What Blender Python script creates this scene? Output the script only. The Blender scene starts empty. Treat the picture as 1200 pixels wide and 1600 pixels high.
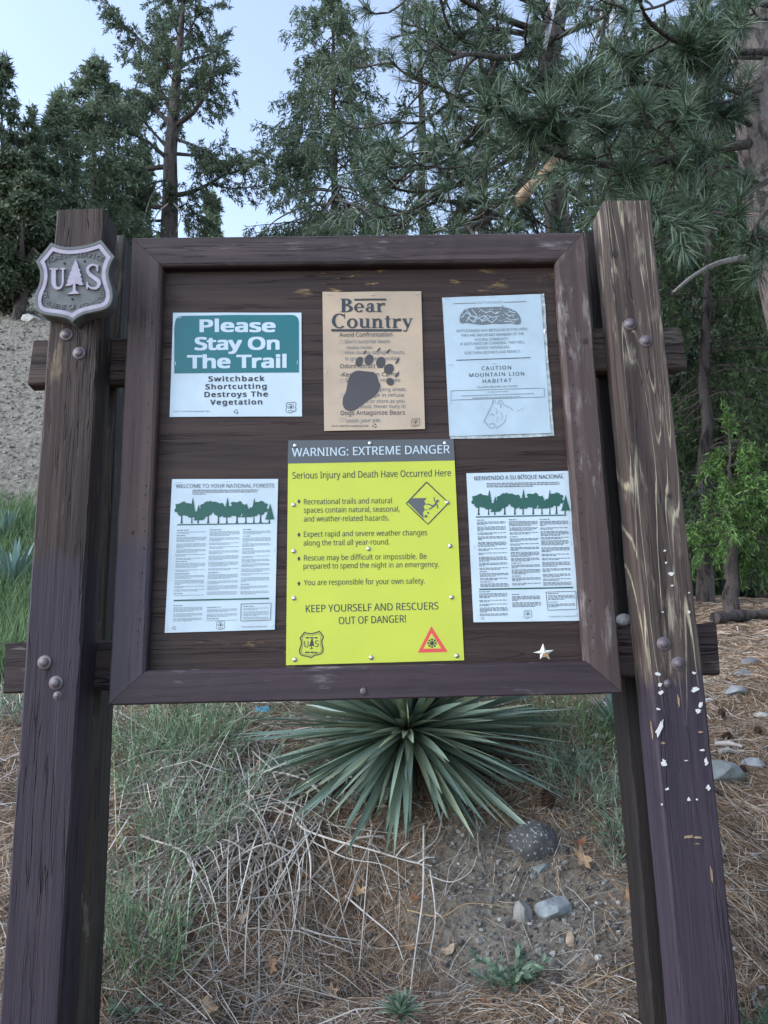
import bpy, math, random
import numpy as np
from mathutils import Vector
sc = bpy.context.scene
COL = sc.collection
rad = math.radians

# ------------------------------------------------------------------ camera
FPX = 1200.0                                   # focal length in pixels of the 1200 x 1600 photograph
CAM = np.array([0.0, 0.0, 1.5])
PITCH, YAW, ROLL = rad(11.9013), rad(1.1729), rad(-1.29527)
_f = np.array([math.sin(YAW)*math.cos(PITCH), math.cos(YAW)*math.cos(PITCH), math.sin(PITCH)])
_r0 = np.array([math.cos(YAW), -math.sin(YAW), 0.0]); _u0 = np.cross(_r0, _f)
_r = math.cos(ROLL)*_r0 + math.sin(ROLL)*_u0
_u = -math.sin(ROLL)*_r0 + math.cos(ROLL)*_u0
cd = bpy.data.cameras.new('camera'); cam = bpy.data.objects.new('camera', cd); COL.objects.link(cam)
cd.sensor_fit = 'VERTICAL'; cd.sensor_height = 36.0; cd.lens = 36.0*FPX/1600.0
cd.clip_start = 0.05; cd.clip_end = 2000
from mathutils import Matrix
cam.matrix_world = Matrix(((_r[0], _u[0], -_f[0], CAM[0]), (_r[1], _u[1], -_f[1], CAM[1]), (_r[2], _u[2], -_f[2], CAM[2]), (0, 0, 0, 1)))
sc.camera = cam

# ------------------------------------------------------------------ world, sun, exposure
SUN_EL, SUN_AZ = rad(34), rad(-106)              # azimuth measured from +Y (into the picture) towards +X
w = bpy.data.worlds.new('World'); sc.world = w; w.use_nodes = True
nt = w.node_tree; nt.nodes.clear()
sky = nt.nodes.new('ShaderNodeTexSky'); sky.sky_type = 'NISHITA'; sky.sun_disc = False
sky.sun_elevation = SUN_EL; sky.sun_rotation = SUN_AZ
sky.altitude = 1500; sky.air_density = 1.0; sky.dust_density = 1.1; sky.ozone_density = 1.0
bg = nt.nodes.new('ShaderNodeBackground'); bg.inputs['Strength'].default_value = 0.13
wo = nt.nodes.new('ShaderNodeOutputWorld')
# thin high veil: takes part of the colour out of the clear sky
bw = nt.nodes.new('ShaderNodeRGBToBW'); tint = nt.nodes.new('ShaderNodeMix'); tint.data_type = 'RGBA'; tint.blend_type = 'MULTIPLY'
tint.inputs[0].default_value = 1.0; tint.inputs[7].default_value = (1.16, 1.24, 1.36, 1)
mxs = nt.nodes.new('ShaderNodeMix'); mxs.data_type = 'RGBA'; mxs.inputs[0].default_value = 0.38
nt.links.new(sky.outputs[0], bw.inputs[0]); nt.links.new(bw.outputs[0], tint.inputs[6]); nt.links.new(sky.outputs[0], mxs.inputs[6]); nt.links.new(tint.outputs[2], mxs.inputs[7])
nt.links.new(mxs.outputs[2], bg.inputs[0]); nt.links.new(bg.outputs[0], wo.inputs[0])
ld = bpy.data.lights.new('sun', 'SUN'); ld.energy = 0.7; ld.angle = rad(50); ld.color = (1.0, 0.97, 0.94)
sun = bpy.data.objects.new('sun', ld); COL.objects.link(sun)
_sd = Vector((math.sin(SUN_AZ)*math.cos(SUN_EL), math.cos(SUN_AZ)*math.cos(SUN_EL), math.sin(SUN_EL)))
sun.rotation_euler = (-_sd).to_track_quat('-Z', 'Y').to_euler()
sc.view_settings.view_transform = 'Standard'; sc.view_settings.look = 'None'
sc.view_settings.exposure = 2.2; sc.view_settings.gamma = 1.0
sc.cycles.max_bounces = 6; sc.cycles.diffuse_bounces = 3; sc.cycles.glossy_bounces = 2
sc.cycles.transmission_bounces = 3; sc.cycles.transparent_max_bounces = 6
sc.cycles.use_denoising = True
try: sc.cycles.denoiser = 'OPENIMAGEDENOISE'
except Exception: pass

# ------------------------------------------------------------------ pixel -> place helpers
def ray(px, py):
    return _f*FPX + _r*(px-600.0) + _u*(800.0-py)
def PT(px, py, Y):
    d = ray(px, py); return CAM + d*(Y/d[1])

def hash2(ix, iy, s):
    h = np.sin(ix*127.1 + iy*311.7 + s*74.7)*43758.5453
    return h - np.floor(h)
def vnoise(x, y, s=0):
    x = np.asarray(x, float); y = np.asarray(y, float)
    ix, iy = np.floor(x), np.floor(y); fx, fy = x-ix, y-iy
    fx = fx*fx*(3-2*fx); fy = fy*fy*(3-2*fy)
    a = hash2(ix, iy, s); b = hash2(ix+1, iy, s); c = hash2(ix, iy+1, s); d = hash2(ix+1, iy+1, s)
    return (a*(1-fx)+b*fx)*(1-fy) + (c*(1-fx)+d*fx)*fy
def sstep(a, b, x):
    t = np.clip((np.asarray(x, float)-a)/(b-a), 0, 1); return t*t*(3-2*t)

def H(X, Y):
    """height of the ground"""
    X = np.asarray(X, float); Y = np.asarray(Y, float)
    z = np.interp(Y, [-40, 0, 2, 4.1, 12, 40, 200], [-3.0, 0.0, 0.54, 1.38, 2.55, 4.5, 12])
    hill = sstep(1.5, -3.5, X + 0.10*(Y-6))*np.interp(Y, [-40, 4.6, 6, 14, 24, 60, 200], [0, 0, 0.45, 5.9, 11.2, 20.0, 30])
    z = z + hill
    z = z - 0.17*np.exp(-(((X-.06)/.62)**2+((Y-2.55)/.36)**2))
    z = z - 0.10*sstep(0.75, 1.6, X)*sstep(5.0, 3.0, Y)
    near = sstep(14, 6, np.abs(Y-2))
    z = z + 0.10*(vnoise(X*1.1, Y*1.1, 1)-0.5) + near*(0.07*(vnoise(X*4, Y*4, 2)-0.5) + 0.035*(vnoise(X*11, Y*11, 3)-0.5) + 0.012*(vnoise(X*31, Y*31, 9)-0.5))
    z = z + sstep(8, 30, Y)*1.2*(vnoise(X*.25, Y*.25, 5)-0.5)
    return z
def G(px, py, y0=1.6):
    """point of the ground seen at a pixel"""
    d = ray(px, py); d = d/d[1]
    Ys = np.concatenate([np.arange(y0, 8, 0.01), np.arange(8, 60, 0.05)])
    P = CAM[None] + d[None]*Ys[:, None]
    below = P[:, 2] <= H(P[:, 0], P[:, 1])
    i = int(np.argmax(below)) if below.any() else len(Ys)-1
    return P[i]

# ------------------------------------------------------------------ mesh helpers
class MB:
    def __init__(s): s.v = []; s.f = []; s.n = 0
    def add(s, verts, faces):
        """verts (n,3); faces: list of index tuples, or an (m,k) array"""
        verts = np.asarray(verts, float).reshape(-1, 3)
        s.v.append(verts)
        if isinstance(faces, np.ndarray): s.f.append(faces + s.n)
        else:
            by = {}
            for f in faces: by.setdefault(len(f), []).append(f)
            for k, l in by.items(): s.f.append(np.array(l, int) + s.n)
        s.n += len(verts)
    def box(s, c, size, rot=None):
        c = np.array(c, float); h = np.array(size, float)/2
        v = np.array([[x, y, z] for x in (-1, 1) for y in (-1, 1) for z in (-1, 1)], float)*h
        if rot is not None: v = v @ np.array(rot).T
        s.add(v + c, [(0, 1, 3, 2), (4, 6, 7, 5), (0, 4, 5, 1), (2, 3, 7, 6), (0, 2, 6, 4), (1, 5, 7, 3)])
    def tube(s, pts, rads, k=5, cap=False):
        pts = np.asarray(pts, float); n = len(pts); rads = np.broadcast_to(np.asarray(rads, float), (n,))
        t = np.gradient(pts, axis=0); t /= np.linalg.norm(t, axis=1)[:, None] + 1e-12
        a = np.array([0.31, 0.17, 0.93]) if abs(t[0, 2]) < .9 else np.array([1.0, .2, .1])
        u = np.cross(t, a); u /= np.linalg.norm(u, axis=1)[:, None] + 1e-12
        w_ = np.cross(t, u)
        an = np.arange(k)*2*math.pi/k
        ring = u[:, None, :]*np.cos(an)[None, :, None] + w_[:, None, :]*np.sin(an)[None, :, None]
        v = pts[:, None, :] + ring*rads[:, None, None]
        i = np.arange(n-1)[:, None]*k; j = np.arange(k)[None, :]; j2 = (j+1) % k
        f = np.stack([i+j, i+j2, i+k+j2, i+k+j], -1).reshape(-1, 4)
        s.add(v.reshape(-1, 3), f)
        if cap:
            s.add(v[-1], [tuple(range(k))]); s.add(v[0], [tuple(range(k-1, -1, -1))])
    def kites(s, c, d, L, W, rng, up=None, mid=0.4):
        """flat kite-shaped leaves: base c, direction d, length L, width W"""
        c = np.asarray(c, float); n = len(c)
        d = d/(np.linalg.norm(d, axis=1)[:, None]+1e-9)
        q = rng.normal(size=(n, 3)) if up is None else np.broadcast_to(np.asarray(up, float), (n, 3)) + .35*rng.normal(size=(n, 3))
        sd = np.cross(d, q); sd /= np.linalg.norm(sd, axis=1)[:, None]+1e-9
        L = np.broadcast_to(L, (n,))[:, None]; W = np.broadcast_to(W, (n,))[:, None]
        m = c + d*L*mid
        v = np.stack([c, m+sd*W/2, c+d*L, m-sd*W/2], 1).reshape(-1, 3)
        s.add(v, np.arange(4*n).reshape(n, 4))
    def blades(s, base, pts_fn=None): pass
    def strip(s, P, Wd, side):
        """batch of bent ribbons: P (n,k,3), Wd (n,k), side (n,3)"""
        n, k, _ = P.shape
        a = P - side[:, None, :]*Wd[:, :, None]/2; b = P + side[:, None, :]*Wd[:, :, None]/2
        v = np.stack([a, b], 2).reshape(-1, 3)
        i = (np.arange(n)[:, None]*k + np.arange(k-1)[None, :])*2
        f = np.stack([i, i+1, i+3, i+2], -1).reshape(-1, 4)
        s.add(v, f)
    def ngon_prism(s, front, back):
        n = len(front)
        s.add(np.concatenate([front, back]), [tuple(range(n))] + [(i, i+n, (i+1) % n + n, (i+1) % n) for i in range(n)])
    def build(s, name, mat, parent=None, smooth=False):
        me = bpy.data.meshes.new(name)
        if s.n:
            V = np.concatenate(s.v)
            loops = np.concatenate([f.reshape(-1) for f in s.f])
            tot = np.concatenate([np.full(len(f), f.shape[1]) for f in s.f])
            st = np.concatenate([[0], np.cumsum(tot)[:-1]])
            me.vertices.add(len(V)); me.vertices.foreach_set('co', V.astype(np.float32).ravel())
            me.loops.add(len(loops)); me.loops.foreach_set('vertex_index', loops.astype(np.int32))
            me.polygons.add(len(tot)); me.polygons.foreach_set('loop_start', st.astype(np.int32))
            try: me.polygons.foreach_set('loop_total', tot.astype(np.int32))
            except Exception: pass
            me.update(calc_edges=True); me.validate()
            me.polygons.foreach_set('use_smooth', np.full(len(me.polygons), bool(smooth)))
        me.materials.append(mat)
        o = bpy.data.objects.new(name, me); COL.objects.link(o)
        if parent is not None: o.parent = parent
        return o

def tag(o, label=None, cat=None, group=None, kind=None):
    for k, v in (('label', label), ('category', cat), ('group', group), ('kind', kind)):
        if v: o[k] = v
    return o
def thing(name, label, cat, group=None, loc=None):
    o = bpy.data.objects.new(name, None); COL.objects.link(o); o.empty_display_size = .05
    return tag(o, label, cat, group)

def bevel(o, width, seg=2):
    m = o.modifiers.new('bevel', 'BEVEL'); m.width = width; m.segments = seg; m.limit_method = 'ANGLE'; m.angle_limit = rad(40)
    return o

# ------------------------------------------------------------------ materials
def newmat(name):
    m = bpy.data.materials.new(name); m.use_nodes = True
    N = m.node_tree.nodes; L = m.node_tree.links
    return m, N, L, N['Principled BSDF']
def node(N, t, **kw):
    n = N.new(t)
    for k, v in kw.items(): setattr(n, k, v)
    return n
def ramp(N, stops, interp='LINEAR'):
    r = N.new('ShaderNodeValToRGB'); e = r.color_ramp.elements; r.color_ramp.interpolation = interp
    while len(e) < len(stops): e.new(0.5)
    for el, (p, c) in zip(e, stops):
        el.position = p; el.color = (*c, 1) if len(c) == 3 else c
    return r
def noise_at(N, L, scale, detail=4, rough=.55, loc=(0, 0, 0), mul=(1, 1, 1), dist=0.0):
    tc = N.new('ShaderNodeTexCoord'); mp = N.new('ShaderNodeMapping')
    mp.inputs['Scale'].default_value = mul; mp.inputs['Location'].default_value = loc
    n = N.new('ShaderNodeTexNoise'); n.inputs['Scale'].default_value = scale; n.inputs['Detail'].default_value = detail
    n.inputs['Roughness'].default_value = rough; n.inputs['Distortion'].default_value = dist
    L.new(tc.outputs['Object'], mp.inputs[0]); L.new(mp.outputs[0], n.inputs['Vector'])
    return n.outputs['Fac']
def mixc(N, L, fac, a, b, mode='MIX'):
    m = N.new('ShaderNodeMix'); m.data_type = 'RGBA'; m.blend_type = mode
    for i, s in ((0, fac), (6, a), (7, b)):
        if hasattr(s, 'is_linked'): L.new(s, m.inputs[i])
        else: m.inputs[i].default_value = s if i == 0 else ((*s, 1) if len(s) == 3 else s)
    return m.outputs[2]
def math_(N, L, op, a, b=0.0, c=None, clamp=False):
    m = N.new('ShaderNodeMath'); m.operation = op; m.use_clamp = clamp
    for i, s in enumerate((a, b, c)):
        if s is None: continue
        if hasattr(s, 'is_linked'): L.new(s, m.inputs[i])
        else: m.inputs[i].default_value = s
    return m.outputs[0]
def bump(N, L, bsdf, h, strength, dist=.005):
    b = N.new('ShaderNodeBump'); b.inputs['Strength'].default_value = strength; b.inputs['Distance'].default_value = dist
    L.new(h, b.inputs['Height']); L.new(b.outputs[0], bsdf.inputs['Normal'])
def plain(name, col, rough=.6, spec=.5, metal=0.0, var=0.0, vscale=30):
    m, N, L, B = newmat(name)
    B.inputs['Roughness'].default_value = rough; B.inputs['Metallic'].default_value = metal
    B.inputs['Specular IOR Level'].default_value = spec
    if var:
        f = noise_at(N, L, vscale, 5)
        r = ramp(N, [(.3, tuple(c*(1-var) for c in col)), (.7, tuple(min(1, c*(1+var)) for c in col))]); L.new(f, r.inputs[0])
        L.new(r.outputs[0], B.inputs['Base Color'])
    else: B.inputs['Base Color'].default_value = (*col, 1)
    return m
def island(name, stops, rough=.6, spec=.3, trans=0.0, sheen=0):
    """each separate leaf / blade / needle takes its own tone"""
    m, N, L, B = newmat(name)
    g = N.new('ShaderNodeNewGeometry'); r = ramp(N, stops); L.new(g.outputs['Random Per Island'], r.inputs[0])
    L.new(r.outputs[0], B.inputs['Base Color']); B.inputs['Roughness'].default_value = rough
    B.inputs['Specular IOR Level'].default_value = spec
    if trans:
        tr = N.new('ShaderNodeBsdfTranslucent'); L.new(r.outputs[0], tr.inputs[0])
        mx = N.new('ShaderNodeMixShader'); mx.inputs[0].default_value = trans
        L.new(B.outputs[0], mx.inputs[1]); L.new(tr.outputs[0], mx.inputs[2])
        L.new(mx.outputs[0], N['Material Output'].inputs[0])
    return m
def zpos(N, L, axis='Z'):
    tc = N.new('ShaderNodeTexCoord'); s = N.new('ShaderNodeSeparateXYZ'); L.new(tc.outputs['Object'], s.inputs[0])
    return s.outputs[axis]

def wood(name, axis, base, dark, seed=0, grain=38, worn=None, worn_amt=.0, cracks=.5, repaint=None, contour=None, rough=.72, bumps=.5, peel=None):
    """weathered stained timber; axis = grain direction; repaint = (z of the edge, colour) for the freshly painted lower part"""
    m, N, L, B = newmat(name)
    base = tuple(c*k for c, k in zip(base, (.90, .83, .78))); dark = tuple(c*k for c, k in zip(dark, (.78, .70, .66)))
    st = 0.045
    mul = {'Z': (1, 1, st), 'X': (st, 1, 1)}[axis]
    loc = (seed*3.1, seed*1.7, seed*2.3)
    g1 = noise_at(N, L, grain, 6, .6, loc, mul, .25)
    g2 = noise_at(N, L, grain*3.2, 3, .6, loc, mul)
    big = noise_at(N, L, 5, 3, .5, loc)
    r = ramp(N, [(.38, dark), (.62, base)]); L.new(g1, r.inputs[0])
    col = r.outputs[0]
    col = mixc(N, L, math_(N, L, 'MULTIPLY', big, .45), col, tuple(c*.72 for c in base))
    hgt = math_(N, L, 'ADD', math_(N, L, 'MULTIPLY', g1, .7), math_(N, L, 'MULTIPLY', g2, .3))
    if worn:
        n = noise_at(N, L, 26, 6, .7, loc, {'Z': (1, 1, .18), 'X': (.18, 1, 1)}[axis])
        rr = ramp(N, [(.60-.10*worn_amt, (0, 0, 0)), (.70-.08*worn_amt, (1, 1, 1))]); L.new(n, rr.inputs[0])
        n2 = noise_at(N, L, 6, 2, .5, (seed, 9, 4)); r2 = ramp(N, [(.45, (0, 0, 0)), (.62, (1, 1, 1))]); L.new(n2, r2.inputs[0])
        fac = math_(N, L, 'MULTIPLY', rr.outputs[0], math_(N, L, 'MULTIPLY', r2.outputs[0], .75))
        col = mixc(N, L, fac, col, worn)
    if repaint:
        zr, pc = repaint
        e = math_(N, L, 'ADD', zpos(N, L), math_(N, L, 'MULTIPLY', math_(N, L, 'SUBTRACT', noise_at(N, L, 14, 4, .6, loc, {'Z': (1, 1, .35), 'X': (1, 1, 1)}[axis]), .5), .16))
        mk = math_(N, L, 'MULTIPLY', math_(N, L, 'SUBTRACT', zr, e), 22, clamp=True)
        rp = ramp(N, [(.3, tuple(c*.72 for c in pc)), (.7, pc)]); L.new(g1, rp.inputs[0])
        col = mixc(N, L, math_(N, L, 'MULTIPLY', mk, .94), col, rp.outputs[0])
    if contour:
        zlo, cc, k = contour
        cn = noise_at(N, L, 1.0, 1.2, .4, (seed*2.0, 3.3, 1.2), (13, 1.0, .80), .45)
        fr = math_(N, L, 'FRACT', math_(N, L, 'ADD', math_(N, L, 'MULTIPLY', cn, k), math_(N, L, 'MULTIPLY', g2, .32)))
        dd = math_(N, L, 'ABSOLUTE', math_(N, L, 'SUBTRACT', fr, .5))
        ln = ramp(N, [(.42, (0, 0, 0)), (.468, (1, 1, 1))]); L.new(dd, ln.inputs[0])
        pm = ramp(N, [(.40, (0, 0, 0)), (.54, (1, 1, 1))]); L.new(noise_at(N, L, 9, 5, .65, loc, (1, 1, .4)), pm.inputs[0])
        zm = math_(N, L, 'MULTIPLY', math_(N, L, 'SUBTRACT', math_(N, L, 'ADD', zpos(N, L), math_(N, L, 'MULTIPLY', g1, .25)), zlo), 6, clamp=True)
        fac = math_(N, L, 'MULTIPLY', math_(N, L, 'MULTIPLY', ln.outputs[0], pm.outputs[0]), zm)
        col = mixc(N, L, math_(N, L, 'MULTIPLY', fac, .9), col, cc)
        hgt = math_(N, L, 'ADD', hgt, math_(N, L, 'MULTIPLY', fac, .25))
    if peel:
        zlo, zhi, pcol = peel
        n = noise_at(N, L, 30, 7, .72, loc, {'Z': (1, 1, .3), 'X': (.3, 1, 1)}[axis])
        rr = ramp(N, [(.56, (0, 0, 0)), (.62, (1, 1, 1))]); L.new(n, rr.inputs[0])
        n2 = noise_at(N, L, 5.5, 2, .5, (seed+5, 2, 7), (.6, 1, 1.4)); r2 = ramp(N, [(.52, (0, 0, 0)), (.60, (1, 1, 1))]); L.new(n2, r2.inputs[0])
        zz = zpos(N, L)
        a = math_(N, L, 'MULTIPLY', math_(N, L, 'SUBTRACT', zz, zhi), 30, clamp=True)
        b = math_(N, L, 'MULTIPLY', math_(N, L, 'SUBTRACT', zlo, zz), 30, clamp=True)
        zone = math_(N, L, 'ADD', a, b, clamp=True)
        fac = math_(N, L, 'MULTIPLY', math_(N, L, 'MULTIPLY', rr.outputs[0], r2.outputs[0]), zone)
        tint = ramp(N, [(.35, pcol), (.65, tuple(c*1.5 for c in pcol))]); L.new(g2, tint.inputs[0])
        col = mixc(N, L, fac, col, tint.outputs[0])
        hgt = math_(N, L, 'SUBTRACT', hgt, math_(N, L, 'MULTIPLY', fac, .4))
    if cracks:
        cn = noise_at(N, L, 46, 3, .5, (seed+1.3, 4, 2), {'Z': (1, 1, .035), 'X': (.035, 1, 1)}[axis], .15)
        cr = ramp(N, [(.485, (0, 0, 0)), (.5, (1, 1, 1)), (.515, (0, 0, 0))]); L.new(cn, cr.inputs[0])
        gate = ramp(N, [(.40, (0, 0, 0)), (.50, (1, 1, 1))]); L.new(noise_at(N, L, 7, 2, .5, (seed, 1, 1), {'Z': (1.4, 1, .2), 'X': (.2, 1, 1.4)}[axis]), gate.inputs[0])
        cf = math_(N, L, 'MULTIPLY', math_(N, L, 'MULTIPLY', cr.outputs[0], gate.outputs[0]), cracks)
        col = mixc(N, L, cf, col, (.012, .010, .012))
        hgt = math_(N, L, 'SUBTRACT', hgt, math_(N, L, 'MULTIPLY', cf, 1.2))
    L.new(col, B.inputs['Base Color']); B.inputs['Roughness'].default_value = rough
    B.inputs['Specular IOR Level'].default_value = .28
    bump(N, L, B, hgt, min(1, bumps*1.35), .007)
    return m

PURPLE = (.040, .030, .044)
BROWN = (.085, .064, .066)
M = {}
M['post_left'] = wood('post wood left', 'Z', (.062, .045, .042), (.020, .014, .014), 1, 30, (.21, .16, .105), .6, 1.0, (0.93+.9, PURPLE), bumps=.7)
M['post_right'] = wood('post wood right', 'Z', (.105, .085, .078), (.036, .027, .026), 2, 34, (.27, .23, .18), .75, .6, (1.50, (.040, .030, .046)), (1.50, (.33, .295, .21), 13), bumps=.6)
M['post_rear'] = wood('rear post wood', 'Z', (.070, .066, .060), (.024, .022, .022), 3, 32, (.22, .21, .17), .5, .6)
M['post_rear_dark'] = wood('dark rear post wood', 'Z', (.030, .025, .025), (.010, .009, .009), 4, 32, (.10, .10, .085), .3, .6)
M['rail'] = wood('rail wood', 'X', (.085, .066, .058), (.026, .019, .019), 5, 34, (.32, .28, .22), .7, .95, bumps=.8)
M['rail_low'] = wood('lower rail wood', 'X', (.062, .046, .048), (.022, .016, .018), 8, 34, (.36, .32, .27), .5, .95, bumps=.8)
M['frame_v'] = wood('frame upright wood', 'Z', (.090, .068, .068), (.052, .038, .040), 6, 24, (.26, .23, .23), .25, .25, (1.865, (.056, .044, .060)), bumps=.35, rough=.62)
M['frame_vr'] = wood('frame worn upright wood', 'Z', (.098, .074, .072), (.056, .042, .044), 11, 24, (.30, .27, .27), .85, .2, bumps=.25, rough=.62)
M['frame_h'] = wood('frame crosspiece wood', 'X', (.074, .056, .060), (.030, .022, .026), 7, 24, (.24, .21, .21), .3, .7, bumps=.35, rough=.62)
M['frame_low'] = wood('frame lower crosspiece wood', 'X', (.060, .045, .058), (.036, .027, .036), 12, 24, (.26, .23, .23), .15, .25, bumps=.25, rough=.62)
M['panel'] = wood('backing board wood', 'X', (.056, .037, .033), (.024, .016, .015), 9, 30, None, 0, .3, None, None, .6, .55, peel=(1.60, 2.55, (.30, .20, .095)))
M['iron'] = plain('painted iron', (.105, .085, .095), .5, .5, .1, .25, 60)
M['steel'] = plain('steel', (.55, .56, .58), .3, .5, .9)
M['hole_and_shadow'] = plain('dark hole', (.012, .01, .01), .8)  # also colours the painted shadow under the shield lettering
M['paper'] = plain('white paper', (.47, .565, .63), .42, .45, 0, .10, 7)
M['paper_old'] = plain('pale blue paper', (.38, .48, .55), .5, .4, 0, .10, 10)
M['sleeve'] = plain('clear plastic sleeve', (.36, .40, .40), .22, .6, 0, .5, 60)
M['gold'] = plain('tan paper', (.42, .31, .20), .16, .8, 0, .16, 6)
M['teal'] = plain('teal ink', (.004, .120, .132), .30, .5, 0, .08, 5)
M['yellow'] = plain('fluorescent yellow sheet', (.47, .52, .040), .38, .45, 0, .06, 5)
M['ink'] = plain('black ink', (.028, .034, .040), .45, .4)
M['ink_grey'] = plain('grey ink', (.12, .14, .155), .5, .4)
M['ink_pale'] = plain('pale grey ink', (.24, .29, .33), .5, .4)
M['ink_green'] = plain('dark green ink', (.006, .075, .055), .4, .4, 0, .1, 12)
M['ink_white'] = plain('white ink', (.47, .565, .63), .4, .4)
M['ink_red'] = plain('red ink', (.62, .06, .055), .4, .4)
M['charcoal'] = plain('charcoal ink', (.075, .085, .092), .4, .4)
M['paw'] = plain('brown black ink', (.048, .038, .035), .25, .5)
M['shield'] = plain('painted grey shield', (.105, .112, .115), .6, .35, 0, .25, 30)
M['lilac'] = plain('lilac shield paint', (.33, .30, .37), .6, .3, 0, .16, 30)
M['shield_letter'] = plain('shield lettering', (.135, .135, .14), .5, .4, 0, .3, 80)

# ------------------------------------------------------------------ lettering helpers
_GC = {}
try:                                            # the sans face that ships inside Blender itself; its built-in face otherwise
    import os
    SANS = bpy.data.fonts.load(os.path.join(bpy.utils.resource_path('LOCAL'), 'datafiles', 'fonts', 'NotoSansMath-Regular.woff2'))
except Exception: SANS = None
def glyphs(s, bold=0.0, spacing=1.0):
    """flat outline lettering as (verts n x 2, faces), cap height 1"""
    key = (s, bold, spacing)
    if key in _GC: return _GC[key]
    def raw(t):
        cu = bpy.data.curves.new('t', 'FONT'); cu.body = t; cu.size = 1; cu.offset = bold; cu.resolution_u = 3; cu.space_character = spacing
        if SANS is not None: cu.font = SANS
        o = bpy.data.objects.new('t', cu); COL.objects.link(o)
        bpy.context.view_layer.update()
        me = o.evaluated_get(bpy.context.evaluated_depsgraph_get()).to_mesh()
        v = np.zeros(len(me.vertices)*3); me.vertices.foreach_get('co', v); v = v.reshape(-1, 3)[:, :2].copy()
        f = [tuple(p.vertices) for p in me.polygons]
        bpy.data.objects.remove(o); bpy.data.curves.remove(cu)
        return v, f
    if 'cap' not in _GC:
        v, _ = raw('H') if bold == 0 else (None, None)
        if v is None:
            _GC['cap'] = 0.70
        else: _GC['cap'] = v[:, 1].max()
    v, f = raw(s)
    v = v/_GC['cap']
    _GC[key] = (v, f); return v, f
_ = glyphs('H')

def arcband(cx, cy, rx, ry, a0, a1, wv, wh, n=28):
    """serif-style bowl: thick at the sides (wv), thin top and bottom (wh)"""
    a = np.radians(np.linspace(a0, a1, n))
    o = np.stack([cx+rx*np.cos(a), cy+ry*np.sin(a)], 1); i = np.stack([cx+(rx-wv)*np.cos(a), cy+(ry-wh)*np.sin(a)], 1)
    return [np.array([o[k], o[k+1], i[k+1], i[k]]) for k in range(n-1)]
def rect(x0, y0, x1, y1): return [np.array([(x0, y0), (x1, y0), (x1, y1), (x0, y1)], float)]
def seg(p, q, w0, w1=None):
    p = np.array(p, float); q = np.array(q, float); d = q-p; d /= np.hypot(*d)+1e-9; nrm = np.array([-d[1], d[0]])
    w1 = w0 if w1 is None else w1
    return [np.array([p+nrm*w0/2, q+nrm*w1/2, q-nrm*w1/2, p-nrm*w0/2])]
def poly_stroke(pts, w):
    """one joined ribbon along a polyline"""
    p = np.asarray(pts, float); t = np.gradient(p, axis=0); t /= np.linalg.norm(t, axis=1)[:, None]+1e-9
    nr = np.stack([-t[:, 1], t[:, 0]], 1); w = np.broadcast_to(np.asarray(w, float), (len(p),))[:, None]
    a = p+nr*w/2; b = p-nr*w/2
    return [np.array([a[i], a[i+1], b[i+1], b[i]]) for i in range(len(p)-1)]
def spline(pts, n=60):
    p = np.asarray(pts, float); d = np.concatenate([[0], np.cumsum(np.linalg.norm(np.diff(p, axis=0), axis=1))]); d /= d[-1]
    P = np.vstack([2*p[0]-p[1], p, 2*p[-1]-p[-2]]); out = []
    for t in np.linspace(0, 1, n):
        i = min(int(np.searchsorted(d, t, 'right'))-1, len(p)-2); s = (t-d[i])/(d[i+1]-d[i]+1e-12)
        a, b, c, e = P[i], P[i+1], P[i+2], P[i+3]
        out.append(.5*(2*b + (c-a)*s + (2*a-5*b+4*c-e)*s*s + (3*b-a-3*c+e)*s**3))
    return np.array(out)
SX = .60
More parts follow.
